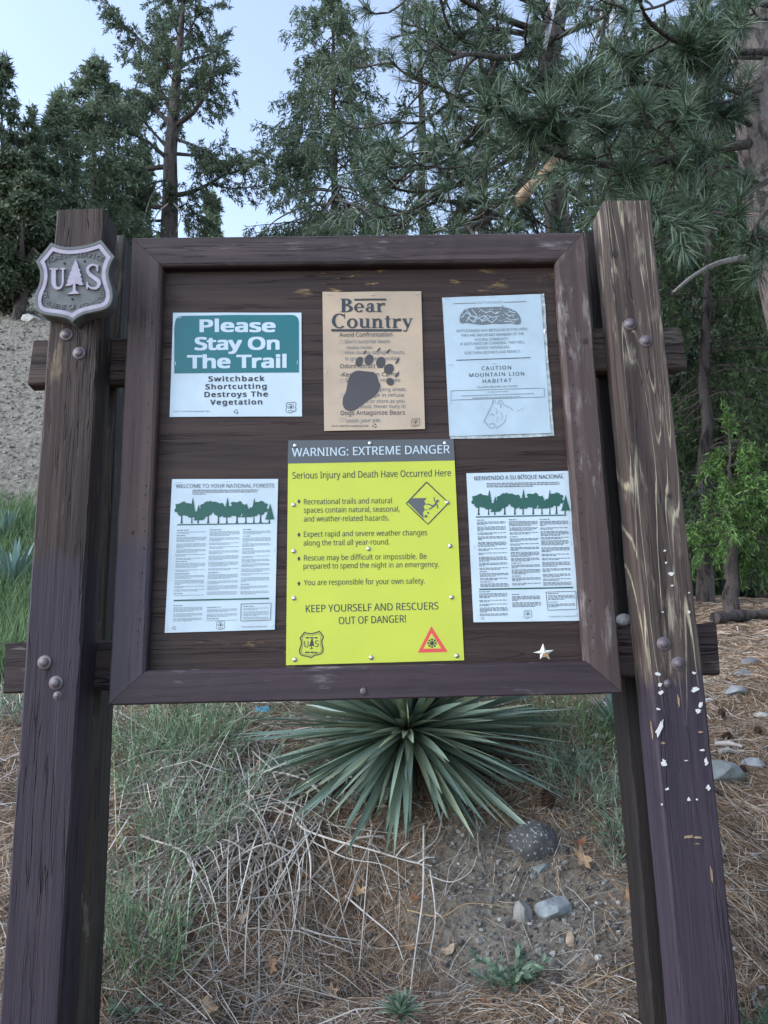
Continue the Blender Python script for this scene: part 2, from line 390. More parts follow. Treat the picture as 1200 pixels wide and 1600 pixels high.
def serif(ch):
    """a few roman letters as polygons; cap height 1, returns (polys, advance)"""
    T, t, x = .20, .07, .66
    sl = lambda x0, x1, y, h=.05: rect(x0, y, x1, y+h)
    if ch == 'B': return rect(.08, 0, .08+T, 1) + sl(0, .32, 0) + sl(0, .32, .95) + arcband(.30, .76, .34, .24, -90, 90, T, t) + arcband(.30, .27, .42, .27, -90, 90, T+.01, t) + rect(.24, .47, .34, .53), .76
    if ch == 'e': return arcband(.29, .33, .29, .34, 0, 322, .17, t) + rect(.12, .31, .57, .37), .63
    if ch == 'a': return rect(.30, .10, .30+.17, .50) + arcband(.285, .47, .185, .20, 0, 150, .16, t) + arcband(.24, .18, .24, .19, 70, 345, .16, t) + seg((.44, .06), (.58, .03), .10, .06) + [np.array([(.07, .44), (.17, .42), (.19, .53), (.10, .57)])], .60
    if ch == 'r': return rect(.07, 0, .07+.17, .62) + sl(0, .32, 0) + sl(0, .20, .60) + arcband(.37, .45, .20, .21, 75, 180, .15, .09) + rect(.35, .50, .50, .66), .54
    if ch == 'C': return arcband(.44, .5, .44, .52, 48, 312, .20, t) + rect(.70, .66, .75, 1.0) + rect(.66, .80, .75, .86), .84
    if ch == 'o': return arcband(.31, .33, .31, .35, 0, 360, .17, t), .67
    if ch == 'u': return rect(.06, .16, .23, .66) + sl(0, .14, .62) + arcband(.26, .20, .20, .21, 180, 330, .16, t+.02) + rect(.42, .0, .58, .66) + sl(.34, .46, .62) + sl(.50, .66, 0), .71
    if ch == 'n': return rect(.06, 0, .23, .64) + sl(0, .15, .61) + sl(0, .30, 0) + arcband(.37, .44, .21, .23, 0, 160, .16, t+.02) + rect(.42, 0, .58, .44) + sl(.36, .66, 0), .71
    if ch == 't': return rect(.10, .12, .26, .84) + sl(0, .36, .60) + arcband(.24, .14, .14, .15, 180, 330, .14, t), .42
    if ch == 'y': return seg((.12, .63), (.34, .06), .17) + seg((.52, .63), (.26, -.16), .07) + sl(0, .28, .61) + sl(.40, .62, .61) + arcband(.17, -.16, .11, .10, -190, 30, .09, .07), .64

# ------------------------------------------------------------------ the notice board
FR_Y, PANEL_Y, RAIL_Y, POST_Y = 2.0, 2.035, 2.05, 1.94
rng = np.random.default_rng(11)
board = thing('notice_board', 'brown timber trailhead notice board on four square posts with posters pinned to it', 'notice board')

def timber_post(name, mat, xt0, xt1, xb0, xb1, zt, zb, y0, y1, seed, worn=.004, parent=board):
    """upright timber: x edges at the top and at the bottom, chamfers that wander like worn corners"""
    r = np.random.default_rng(seed); n = 110; mb = MB(); V = []
    for i in range(n):
        s = i/(n-1); z = zb + (zt-zb)*s
        x0 = xb0+(xt0-xb0)*s; x1 = xb1+(xt1-xb1)*s
        c = worn*(.5 + 1.3*vnoise(np.array([z*9+k*7 for k in range(4)]), np.full(4, seed+.5), 4)) + worn*.9*sstep(.62, .9, vnoise(np.array([z*23+k*5 for k in range(4)]), np.full(4, seed+9.5), 8))
        j = (vnoise(np.array([z*3, z*3+50]), np.full(2, seed), 6)-.5)*.004
        x0 += j[0]; x1 += j[1]
        V += [(x0+c[0], y0, z), (x1-c[1], y0, z), (x1, y0+c[1], z), (x1, y1-c[2], z), (x1-c[2], y1, z), (x0+c[3], y1, z), (x0, y1-c[3], z), (x0, y0+c[0], z)]
    V = np.array(V)
    V[-8:, 2] += (r.random(8)-.5)*.010
    i = np.arange(n-1)[:, None]*8; k = np.arange(8)[None]; k2 = (k+1) % 8
    mb.add(V, np.stack([i+k, i+k2, i+8+k2, i+8+k], -1).reshape(-1, 4))
    mb.add(V[-8:], [tuple(range(8))]); mb.add(V[:8], [tuple(range(7, -1, -1))])
    return mb.build(name, mat, parent)

def xat(px, py, Y): return PT(px, py, Y)
zb = 0.30
def post_from_px(name, mat, tl, tr, bl, br, y0, y1, seed, worn):
    a, b, c, d = (PT(*q, y0) for q in (tl, tr, bl, br))
    zt = (a[2]+b[2])/2; zz = (c[2]+d[2])/2
    k = (zt-zb)/(zt-zz)
    return (timber_post(name, mat, a[0], b[0], a[0]+(c[0]-a[0])*k, b[0]+(d[0]-b[0])*k, zt, zb, y0, y1, seed, worn), a, b, c, d)
pl_, la, lb, lc, ldn = post_from_px('post', M['post_left'], (89, 330), (165, 326), (-2, 1600), (93, 1600), POST_Y, RAIL_Y-.001, 1, .004)
pr_, ra, rb, rc, rdn = post_from_px('post', M['post_right'], (943, 314), (1016, 311), (1067, 1600), (1158, 1600), POST_Y, RAIL_Y-.001, 2, .004)
pl_['label'] = 'dark square post with bluish repaint below its top'; pr_['label'] = 'scuffed square post with pale worn grain lines'
# rear posts, behind the rails
RY0 = 2.101
zr = PT(187, 369, RY0)[2]
timber_post('rear_post', M['post_rear'], la[0]+.004, lb[0]+.002, lc[0], ldn[0]+.002, zr, zb, RY0, RY0+.11, 5)
zr2 = PT(924, 361, RY0)[2]
timber_post('rear_post', M['post_rear_dark'], ra[0]-.012, rb[0]-.004, rc[0]-.016, rdn[0]-.012, zr2, zb, RY0, RY0+.11, 6)
def rail(name, mat, l, r_, seed):
    a, b = PT(*l[0], RAIL_Y), PT(*l[1], RAIL_Y); c, d = PT(*r_[0], RAIL_Y), PT(*r_[1], RAIL_Y)
    n = 90; V = []
    for i in range(n):
        s = i/(n-1); x = a[0]+(c[0]-a[0])*s; z1 = a[2]+(c[2]-a[2])*s; z0 = b[2]+(d[2]-b[2])*s
        j = (vnoise(np.array([x*14, x*14+30, x*14+60, x*14+90]), np.full(4, seed+.3), 7)-.5)*.008
        ch = .004+.004*vnoise(np.array([x*20]), np.array([seed+3.]), 5)[0]
        y0, y1 = RAIL_Y, RAIL_Y+.05
        V += [(x, y0, z0+ch+j[0]), (x, y0, z1-ch+j[1]), (x, y0+ch, z1+j[1]), (x, y1-ch, z1+j[2]), (x, y1, z1-ch), (x, y1, z0+ch), (x, y1-ch, z0+j[3]), (x, y0+ch, z0+j[0])]
    V = np.array(V); V[:8, 0] += (rng.random(8)-.5)*.02; V[-8:, 0] += (rng.random(8)-.5)*.02
    mb = MB(); i = np.arange(n-1)[:, None]*8; k = np.arange(8)[None]; k2 = (k+1) % 8
    mb.add(V, np.stack([i+k, i+k2, i+8+k2, i+8+k], -1).reshape(-1, 4))
    mb.add(V[-8:], [tuple(range(8))]); mb.add(V[:8], [tuple(range(7, -1, -1))])
    return mb.build(name, mat, board)
rail('rail', M['rail'], ((53, 529), (53, 600)), ((1062, 509), (1066, 576)), 1)
rail('rail', M['rail_low'], ((9, 1004), (5, 1082)), ((1118, 973), (1125, 1056)), 2)

# mitred frame
oc = [PT(*q, FR_Y) for q in ((206, 371), (914, 363), (972, 1085), (168, 1101))]
X0 = (oc[0][0]+oc[3][0])/2; X1 = (oc[1][0]+oc[2][0])/2; Z1 = (oc[0][2]+oc[1][2])/2; Z0 = (oc[2][2]+oc[3][2])/2
wl = PT(243, 700, FR_Y)[0]-PT(190, 700, FR_Y)[0]; wr = PT(945, 700, FR_Y)[0]-PT(894, 700, FR_Y)[0]
wt = PT(560, 368, FR_Y)[2]-PT(560, 413, FR_Y)[2]; wb = PT(570, 1040, FR_Y)[2]-PT(570, 1093, FR_Y)[2]
def frame_board(name, mat, side, seed):
    wd = {'t': wt, 'b': wb, 'l': wl, 'r': wr}[side]; c = .004; c2 = .010; yb = RAIL_Y-.002; F = FR_Y
    prof = [(0, yb), (0, F+c), (c, F), (wd-c2, F), (wd-.003, F+.004), (wd, F+c2), (wd, yb)]
    n = 70; V = []
    for i in range(n):
        s = i/(n-1)
        for d, y in prof:
            q = d/wd
            jd = (vnoise(np.array([s*40+d*90]), np.array([seed+.2]), 3)[0]-.5)*.0016*(1 if 0 < i < n-1 else 0)
            if side in 'tb':
                x = X0 + wl*q + (X1-X0-(wl+wr)*q)*s; z = Z1-d if side == 't' else Z0+d
                V.append((x, y+jd, z+jd))
            else:
                z = Z0 + wb*q + (Z1-Z0-(wt+wb)*q)*s; x = X0+d if side == 'l' else X1-d
                V.append((x+jd, y+jd, z))
    V = np.array(V); k = len(prof)
    if side in 'tb': V[:k, 0] += .0006; V[-k:, 0] -= .0006
    else: V[:k, 2] += .0006; V[-k:, 2] -= .0006
    mb = MB(); ii = np.arange(n-1)[:, None]*k; kk = np.arange(k)[None]; k2 = (kk+1) % k
    mb.add(V, np.stack([ii+kk, ii+k2, ii+k+k2, ii+k+kk], -1).reshape(-1, 4))
    mb.add(V[-k:], [tuple(range(k))]); mb.add(V[:k], [tuple(range(k-1, -1, -1))])
    o = mb.build(name, mat, board)
    # outward normals whatever the side
    import bmesh
    bm = bmesh.new(); bm.from_mesh(o.data); bmesh.ops.remove_doubles(bm, verts=bm.verts, dist=1e-6); bmesh.ops.recalc_face_normals(bm, faces=bm.faces); bm.to_mesh(o.data); bm.free()
    return o
frame_board('frame_board', M['frame_h'], 't', 1); frame_board('frame_board', M['frame_low'], 'b', 2)
fl_ = frame_board('frame_board', M['frame_v'], 'l', 3); fr_ = frame_board('frame_board', M['frame_vr'], 'r', 4)
mb = MB(); mb.box(((X0+X1)/2, PANEL_Y+.0065, (Z0+Z1)/2), (X1-X0-.012, .013, Z1-Z0-.012)); mb.build('back_panel', M['panel'], board)

def lathe(mb, c, prof, k=18):
    """dome or washer whose axis is -Y (towards the path); prof = [(r, height towards the viewer)]"""
    a = np.arange(k)*2*math.pi/k; V = []
    for r_, h in prof: V += [(c[0]+r_*math.cos(t), c[1]-h, c[2]+r_*math.sin(t)) for t in a]
    n = len(prof); i = np.arange(n-1)[:, None]*k; j = np.arange(k)[None]; j2 = (j+1) % k
    mb.add(np.array(V), np.stack([i+j, i+j2, i+k+j2, i+k+j], -1).reshape(-1, 4)); mb.add(np.array(V[-k:]), [tuple(range(k))])
BOLT = [(.0185, -.002), (.0185, .003), (.0165, .0045), (.0115, .0045), (.0112, .0065), (.0100, .0095), (.007, .0125), (.003, .0138), (.0008, .014)]
for px, py, s in ((104, 523, 1), (124, 552, 1), (70, 1035, 1), (88, 1067, 1), (90, 1087, .6), (984, 507, 1), (1009, 533, 1), (1037, 1006, 1), (1060, 1037, 1), (1043, 1068, .55)):
    mb = MB(); lathe(mb, PT(px, py, POST_Y), [(a*s*.95, b*s*.72) for a, b in BOLT]); mb.build('bolt', M['iron'], pl_ if px < 600 else pr_, True)
for px, py in ((568, 1080), (538, 1098)):
    if py < 1090:
        mb = MB(); lathe(mb, PT(px, py, FR_Y), [(.009, -.001), (.009, .002), (.004, .003), (.001, .0032)]); mb.build('bolt', M['iron'], board, True)
# old nail holes along the frame uprights
for line in (((238, 447), (229, 720), (214, 1045)), ((884, 447), (901, 700), (927, 1020))):
    mb = MB(); sp = spline(line, 30)
    for i, q in enumerate(sp):
        if rng.random() < .15: continue
        c = PT(q[0]+rng.normal()*1.0, q[1]+rng.normal()*3, FR_Y); a = np.arange(7)*2*math.pi/7; r_ = .0013+.0012*rng.random()
        ring = np.stack([c[0]+r_*np.cos(a), np.full(7, FR_Y-.0012), c[2]+r_*np.sin(a)], 1)
        mb.ngon_prism(ring, ring+[0, .004, 0])
    mb.build('nail_pattern', M['hole_and_shadow'], fl_ if line[0][0] < 600 else fr_)
# knots on the timber
def knot(px, py, Y, s, mat, on=None):
    c = PT(px, py, Y); mb = MB()
    for k, (r0, r1) in enumerate(((.000, .42), (.62, .70))):
        a = np.linspace(0, 2*math.pi, 22, endpoint=False); wob = 1+.18*(vnoise(np.cos(a)*2+px, np.sin(a)*2+k, 2)-.5)
        o_ = np.stack([c[0]+s*r1*wob*np.cos(a), np.full(22, Y-.0016+.0004*k), c[2]+1.15*s*r1*wob*np.sin(a)], 1)
        i_ = np.stack([c[0]+s*r0*wob*np.cos(a), np.full(22, Y-.0016+.0004*k), c[2]+1.15*s*r0*wob*np.sin(a)], 1)
        if r0 == 0: mb.ngon_prism(o_, o_+[0, .003, 0])
        else:
            n = 22; idx = np.arange(n); mb.add(np.concatenate([o_, i_]), np.stack([idx, (idx+1) % n, (idx+1) % n+n, idx+n], -1))
    return mb.build('knot', mat, on)
M['knot'] = plain('dark knot', (.030, .023, .024), .7, .3, 0, .4, 90)
knot(959, 397, POST_Y, .016, M['knot'], pr_); knot(914, 533, FR_Y, .012, M['knot'], fr_); knot(1045, 775, POST_Y, .012, M['knot'], pr_); knot(118, 847, POST_Y, .010, M['knot'], pl_); knot(207, 832, FR_Y, .007, M['knot'], fl_)
# torn paper scraps left under staples on the scuffed post
M['scrap'] = plain('white paper scrap', (.56, .56, .55), .7, .3, 0, .08, 40)
M['chip'] = plain('bare wood chip mark', (.30, .215, .125), .7, .3, 0, .3, 60)
def C8(x, y): return (750+x/2.667, 1050+y/2.667)
for x, y, w_, h_, an in ((740, 8, 18, 20, 0), (748, 52, 20, 14, .6), (752, 85, 26, 18, 0), (895, 75, 32, 20, .2), (890, 4, 22, 10, 0), (920, 135, 16, 26, -.3), (908, 162, 22, 18, .4), (740, 153, 20, 10, -.3), (745, 240, 72, 17, 1.05), (925, 325, 20, 8, 0), (766, 378, 20, 26, 0), (942, 375, 15, 34, -.1), (780, 488, 18, 13, 0), (949, 478, 17, 26, 0), (870, 530, 14, 14, .78), (903, 531, 7, 7, 0), (857, 369, 18, 4, 0), (757, 552, 8, 8, 0),
                        (770, -505, 14, 12, 0), (776, -455, 12, 10, .4), (795, -410, 22, 18, .2), (800, -360, 10, 8, 0), (870, -330, 10, 6, 0), (870, -250, 8, 14, 0), (760, -250, 9, 6, 0)):
    pc = C8(x, y); c = PT(*pc, POST_Y); k = 15; a = np.sort(rng.random(k))*2*math.pi
    rr = .5+.75*rng.random(k); u_ = rr*np.cos(a)*w_/2/2.667*POST_Y/1190; v_ = rr*np.sin(a)*h_/2/2.667*POST_Y/1190
    X = u_*math.cos(an)-v_*math.sin(an); Z = u_*math.sin(an)+v_*math.cos(an)
    fr = np.stack([c[0]+X, np.full(k, POST_Y-.0032), c[2]+Z], 1)
    mb = MB(); mb.ngon_prism(fr, fr+[0, .004, 0]); mb.build('paper_scrap', M['scrap'], pr_)
for x, y, w_, h_ in ((868, 686, 42, 14), (905, 690, 40, 10), (905, 715, 26, 6), (762, 296, 24, 8), (964, 840, 8, 60), (826, 120, 10, 50), (918, 250, 24, 8), (716, 240, 6, 70)):
    c = PT(*C8(x, y), POST_Y); k = 17; a = np.sort(rng.random(k))*2*math.pi; rr = .4+.8*rng.random(k)
    fr = np.stack([c[0]+rr*np.cos(a)*w_/2/2.667*POST_Y/1190, np.full(k, POST_Y-.0022), c[2]+rr*np.sin(a)*h_/2/2.667*POST_Y/1190], 1)
    mb = MB(); mb.ngon_prism(fr, fr+[0, .004, 0]); mb.build('bare_chip', M['chip'], pr_)

# ------------------------------------------------------------------ the shield on the first post
SH_Y = 1.900
shield = thing('shield_plaque', 'grey and lilac US FOREST SERVICE shield bolted high on the dark post', 'shield')
def C0(x, y): return (40+x/6.667, 310+y/6.667)
def shp(p, Y): return np.array([np.r_[PT(*C0(*q), SH_Y)[[0]], Y, PT(*C0(*q), SH_Y)[2]] for q in p])
OUT = np.vstack([spline(q, n)[:-1] for q, n in (
    (((262, 455), (350, 488), (440, 500), (530, 495), (620, 480), (700, 458), (785, 425)), 16), (((785, 425), (860, 520), (930, 605)), 8),
    (((930, 605), (885, 690), (866, 780), (878, 860), (908, 960), (908, 1050), (872, 1125), (800, 1165), (700, 1188), (600, 1213), (535, 1250), (490, 1290)), 34),
    (((490, 1290), (440, 1258), (360, 1237), (250, 1222), (160, 1200), (105, 1150), (85, 1080), (95, 990), (135, 890), (150, 800), (138, 720), (100, 650)), 34), (((100, 650), (180, 555), (262, 455)), 8))])
def inset(P, d):
    a = np.roll(P, 1, 0); b = np.roll(P, -1, 0); e1 = P-a; e2 = b-P
    n1 = np.stack([-e1[:, 1], e1[:, 0]], 1); n1 /= np.linalg.norm(n1, axis=1)[:, None]+1e-9
    n2 = np.stack([-e2[:, 1], e2[:, 0]], 1); n2 /= np.linalg.norm(n2, axis=1)[:, None]+1e-9
    m = n1+n2; m /= np.linalg.norm(m, axis=1)[:, None]+1e-9
    k = d/np.clip((m*n1).sum(1), .5, 1); Q = P+m*k[:, None]
    # points pushed past a corner fall back on that corner's own inset point
    A, B_ = P, np.roll(P, -1, 0); ab = B_-A; t = np.clip(((Q[:, None]-A[None])*ab[None]).sum(-1)/((ab*ab).sum(1)[None]+1e-9), 0, 1)
    dist = np.linalg.norm(Q[:, None]-(A[None]+t[..., None]*ab[None]), axis=-1).min(1); ok = dist > abs(d)*.96; n = len(Q)
    for i in np.where(~ok)[0]:
        for st in range(1, n//2):
            c = [j % n for j in (i-st, i+st) if ok[j % n]]
            if c: Q[i] = Q[c[0]]; break
    return Q
def uniq(P):
    keep = np.linalg.norm(P-np.roll(P, 1, 0), axis=1) > .01; return P[keep]
def ringmesh(mb, A, B, Ya, Yb):
    a = shp(A, Ya); b = shp(B, Yb); n = len(a); i = np.arange(n); mb.add(np.concatenate([a, b]), np.stack([i, (i+1) % n, (i+1) % n+n, i+n], -1))
in1, in2 = inset(OUT, 34), inset(OUT, 78)
mb = MB()
ringmesh(mb, OUT, OUT, POST_Y-.001, SH_Y+.003); ringmesh(mb, OUT, inset(OUT, 7), SH_Y+.003, SH_Y); ringmesh(mb, inset(OUT, 7), in1, SH_Y, SH_Y)
ringmesh(mb, in1, in1, SH_Y, SH_Y+.006); ringmesh(mb, in1, in2, SH_Y+.006, SH_Y+.006)
n = len(uniq(in2)); mb.add(shp(uniq(in2), SH_Y+.0055), [tuple(range(n))]); n = len(OUT); mb.add(shp(OUT, POST_Y-.001), [tuple(range(n))])
mb.build('shield_body', M['shield'], shield)
mb = MB(); o1, o2 = inset(OUT, 36), inset(OUT, 76)
ringmesh(mb, o1, o1, SH_Y+.0055, SH_Y+.001); ringmesh(mb, o1, o2, SH_Y+.001, SH_Y+.001); ringmesh(mb, o2, o2, SH_Y+.001, SH_Y+.0055)
mb.build('raised_border', M['lilac'], shield)
def raised(name, polys, mat, y0=SH_Y-.001, y1=SH_Y+.0055):
    mb = MB()
    for i, p in enumerate(polys): mb.ngon_prism(shp(p, y0+i*2e-6), shp(p, y1))
    return mb.build(name, mat, shield)
TREE = [(520, 635), (545, 690), (553, 730), (570, 745), (560, 765), (582, 800), (572, 815), (592, 850), (582, 862), (606, 900), (570, 905), (545, 893), (520, 890), (522, 960), (562, 992), (430, 1000), (492, 968), (494, 892), (470, 908), (413, 915), (445, 875), (430, 868), (455, 830), (445, 822), (468, 790), (458, 782), (485, 745), (480, 730), (500, 690)]
raised('pine_emblem', [np.array(TREE, float)], M['lilac'])
U_ = poly_stroke(spline([(292, 736), (292, 820), (293, 880), (308, 922), (338, 938), (368, 925), (386, 885), (389, 820), (389, 734)], 44), np.interp(np.linspace(0, 1, 44), [0, .30, .42, .52, .62, 1], [46, 46, 36, 24, 18, 18])) + rect(252, 728, 335, 745) + rect(362, 726, 412, 742)
S_ = poly_stroke(spline([(748, 745), (738, 705), (700, 693), (658, 712), (645, 750), (672, 795), (720, 830), (758, 862), (764, 900), (735, 935), (690, 935), (655, 915), (640, 880)], 40), np.interp(np.linspace(0, 1, 40), [0, .12, .4, .62, .88, 1], [14, 18, 38, 40, 18, 12])) + rect(742, 690, 756, 760) + rect(634, 872, 648, 945)
raised('raised_letter', U_, M['lilac']); raised('raised_letter', S_, M['lilac'])
def path_text(s, pts, h, bold, flip=1):
    sp = spline(pts, 200); d = np.concatenate([[0], np.cumsum(np.linalg.norm(np.diff(sp, axis=0), axis=1))]); out = MB(); polys = []
    for i, ch in enumerate(s):
        if ch == ' ': continue
        t = d[-1]*(i+.5)/len(s); x = np.interp(t, d, sp[:, 0]); y = np.interp(t, d, sp[:, 1])
        x2 = np.interp(t+3, d, sp[:, 0]); y2 = np.interp(t+3, d, sp[:, 1]); x1 = np.interp(t-3, d, sp[:, 0]); y1 = np.interp(t-3, d, sp[:, 1])
        tg = np.array([x2-x1, y2-y1]); tg /= np.hypot(*tg); nr = np.array([tg[1], -tg[0]])
        v, f = glyphs(ch); w_ = v[:, 0].max()+v[:, 0].min(); vv = np.array([x, y]) + (v[:, :1]-w_/2)*h*tg + v[:, 1:]*h*nr
        out.add(shp(vv, SH_Y+.0012), f); 
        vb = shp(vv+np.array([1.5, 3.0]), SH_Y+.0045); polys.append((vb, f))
    return out, polys
for s, pts in (('FOREST SERVICE', [(232, 672), (300, 640), (400, 612), (520, 602), (640, 604), (720, 620), (800, 655)]),
               ('DEPARTMENT OF AGRICULTURE', [(168, 955), (185, 1040), (235, 1105), (330, 1140), (470, 1147), (610, 1130), (730, 1105), (800, 1045), (828, 925)])):
    t, sh_ = path_text(s, pts, 48, .012); t.build('raised_lettering', M['shield_letter'], shield)
    mb = MB(); [mb.add(*q) for q in sh_]; mb.build('lettering_shadow', M['hole_and_shadow'], shield)  # dark letter copies shifted down and right: a painted cast shadow
for x, y in ((398, 668), (607, 645), (480, 1040)):
    mb = MB(); lathe(mb, np.r_[PT(*C0(x, y), SH_Y)[0], SH_Y+.005, PT(*C0(x, y), SH_Y)[2]], [(.0032, 0), (.003, .0015), (.0005, .002)], 12); mb.build('screw', M['hole_and_shadow'], shield)

# ------------------------------------------------------------------ posters
class Poster:
    def __init__(s, name, label, cat, crop, corners, mat, seed, wav=.0012, group=None, lift0=.0012):
        s.ox, s.oy, s.k = crop; s.seed = seed; s.wav = wav; s.lift0 = lift0
        s.root = thing(name, label, cat, group); s.mbs = {}; s.layer = 0
        c = [np.array(s.C(*q)) for q in corners]; nu, nv = 26, 32; V = []
        for j in range(nv):
            for i in range(nu):
                u_, v_ = i/(nu-1), j/(nv-1)
                p = (c[0]*(1-u_)+c[1]*u_)*(1-v_)+(c[3]*(1-u_)+c[2]*u_)*v_
                V.append(s.S(p, 0))
        V = np.array(V); mb = MB(); i = np.arange(nv-1)[:, None]*nu; j = np.arange(nu-1)[None]
        mb.add(V, np.stack([i+j, i+nu+j, i+nu+j+1, i+j+1], -1).reshape(-1, 4))
        rim = list(range(nu)) + [k*nu+nu-1 for k in range(1, nv)] + [(nv-1)*nu+k for k in range(nu-2, -1, -1)] + [k*nu for k in range(nv-2, 0, -1)]
        R_ = V[rim]; B_ = R_.copy(); B_[:, 1] += .0007; n = len(rim); q = np.arange(n)
        mb.add(np.concatenate([R_, B_]), np.stack([q, (q+1) % n, (q+1) % n+n, q+n], -1))
        s.sheet = mb.build('sheet', mat, s.root, True)
        s.corners = c
    def C(s, x, y): return (s.ox+x/s.k, s.oy+y/s.k)
    def S(s, p, lift):
        P = PT(p[0], p[1], PANEL_Y)
        wv = s.wav*(vnoise(P[0]*11+s.seed*5.3, P[2]*9+s.seed, 12) + .18*vnoise(P[0]*24+s.seed, P[2]*21+s.seed*2, 13))
        return np.array([P[0], PANEL_Y - s.lift0 - float(wv) - lift - (.0001+s.wav*.12 if lift > 0 else 0), P[2]])
    def put(s, name, mat, verts, faces, lift):
        key = (name, mat); mb = s.mbs.setdefault(key, MB())
        mb.add(np.array([s.S(s.C(*q), lift) for q in verts]), faces)
    def polys(s, name, mat, polys, lift=.0004):
        for i, p in enumerate(polys):
            p = np.asarray(p, float)
            a = .5*np.sum(p[:, 0]*np.roll(p[:, 1], -1)-np.roll(p[:, 0], -1)*p[:, 1])
            if a > 0: p = p[::-1]
            s.put(name, mat, p, [tuple(range(len(p)))], lift+(i % 40)*4e-6)
    def rect(s, name, mat, q, lift=.0004, n=12):
        q = np.asarray(q, float); V = []; F = []
        for j in range(n+1):
            for i in range(n+1):
                u_, v_ = i/n, j/n; V.append((q[0]*(1-u_)+q[1]*u_)*(1-v_)+(q[3]*(1-u_)+q[2]*u_)*v_)
        for j in range(n):
            for i in range(n): a = j*(n+1)+i; F.append((a, a+n+1, a+n+2, a+1))
        s.put(name, mat, V, F, lift)
    def text(s, t, p0, p1, cap, mat='ink', name='lettering', bold=0.0, lift=.0006, spacing=1.0):
        v, f = glyphs(t, 0.0, spacing); p0 = np.array(p0, float); p1 = np.array(p1, float); d = p1-p0; L_ = np.hypot(*d); d /= L_; up = np.array([d[1], -d[0]])
        x = (v[:, 0]-v[:, 0].min())/(v[:, 0].max()-v[:, 0].min())*L_
        # heavier weights: the same outlines laid again a hair to the side and above
        offs = [(0, 0)] if not bold else [(a*bold, b*bold*.5) for a in (np.linspace(-1, 1, 5) if bold > .03 else (-1, 0, 1)) for b in ((-1, 1) if bold > .03 else (0,))]
        for q, (ox, oy) in enumerate(offs):
            s.put(name, mat, p0 + (x+ox*cap)[:, None]*d + ((v[:, 1]+oy)*cap)[:, None]*up, f, lift+q*1.5e-5)
    def stroke(s, pts, w_, mat='ink', name='drawing', lift=.0005):
        q = np.asarray(pts, float); P = [q[0]]
        for a, b in zip(q[:-1], q[1:]):
            k = max(1, int(np.hypot(*(b-a))/45)); P += [a+(b-a)*(i+1)/k for i in range(k)]
        pts = P; s.polys(name, mat, poly_stroke(pts, w_), lift)
    def bars(s, x0, x1, y, h, mat='ink_pale', name='small_print', slope=0.0, fill=.9):
        """a line of print too small to read"""
        r = s.rng; x = x0; end = x0+(x1-x0)*fill
        while x < end-4:
            l = min(r.uniform(10, 34), end-x); P = []
            yy = y + slope*(x-x0); s.polys(name, mat, rect(x, yy-h/2, x+l, yy+h/2), .0005); x += l+r.uniform(4, 7)
    def logo(s, cx, cy, w_, h_, mat='ink', lift=.0006, words=False):
        o = (OUT-np.array([505, 860]))/np.array([420, 430])
        c = np.array([cx, cy]); sc_ = np.array([w_/2, h_/2])
        P = np.vstack([o, o[:1]])*sc_+c; s.polys('shield_print', mat, poly_stroke(P, w_*.045), lift)
        if words:
            P2 = inset(o*sc_+c, w_*.07); s.polys('shield_print', mat, poly_stroke(np.vstack([P2, P2[:1]]), w_*.015), lift)
        s.polys('shield_print', mat, [(np.array(TREE, float)-[505, 860])/[420, 430]*sc_+c], lift)
        s.text('U', (cx-.60*w_/2, cy+.20*h_/2), (cx-.27*w_/2, cy+.20*h_/2), .24*h_, mat, 'shield_print', .01)
        s.text('S', (cx+.30*w_/2, cy+.16*h_/2), (cx+.60*w_/2, cy+.16*h_/2), .24*h_, mat, 'shield_print', .01)
        for yy, a, b in ((-.52, -.5, .5), (.58, -.55, .55)): s.bars(cx+a*w_/2, cx+b*w_/2, cy+yy*h_/2, h_*.05, mat, 'shield_print', 0, 1)
    def screws(s, pts, r_=.0062):
        for x, y in pts:
            P = s.S(s.C(x, y), .0); mb = MB(); lathe(mb, P, [(r_, -.002), (r_, .0008), (r_*.85, .0022), (r_*.5, .0034), (r_*.1, .0038)], 14); mb.build('screw', M['steel'], s.root, True)
    def staples(s, pts):
        for x, y, an in pts:
            P = s.S(s.C(x, y), .0008); mb = MB(); ca, sa = math.cos(an), math.sin(an)
            mb.box(P, (.011, .0012, .0011), ((ca, 0, -sa), (0, 1, 0), (sa, 0, ca))); mb.build('staple', M['steel'], s.root)
    def recycle(s, cx, cy, r_, mat='ink'):
        for k in range(3):
            a = np.radians(np.linspace(k*120+10, k*120+88, 6)); s.polys('recycling_mark', mat, poly_stroke(np.stack([cx+r_*np.cos(a), cy+r_*np.sin(a)], 1), r_*.5), .0006)
    def done(s):
        for (name, mat), mb in s.mbs.items(): mb.build(name, M[mat], s.root)

def ell(cx, cy, rx, ry, an=0, n=20):
    a = np.linspace(0, 2*math.pi, n, endpoint=False); x, y = rx*np.cos(a), ry*np.sin(a); c_, s_ = math.cos(an), math.sin(an)
    return np.stack([cx+x*c_-y*s_, cy+x*s_+y*c_], 1)
def warp(q, pts): return pts

# 1 the teal and white trail sign
p = Poster('trail_sign', 'teal and white sign reading Please Stay On The Trail', 'sign', (250, 420, 5.217), [(108, 362), (1153, 360), (1158, 1205), (80, 1210)], M['paper'], 1, .0022); p.rng = np.random.default_rng(1)
top = [(118, 855), (128, 440)] + [tuple(q) for q in spline([(128, 440), (138, 402), (180, 388)], 8)[1:]] + [(640, 381), (1075, 379)] + [tuple(q) for q in spline([(1075, 379), (1118, 392), (1130, 430)], 8)[1:]] + [(1133, 640), (1133, 848), (630, 853)]
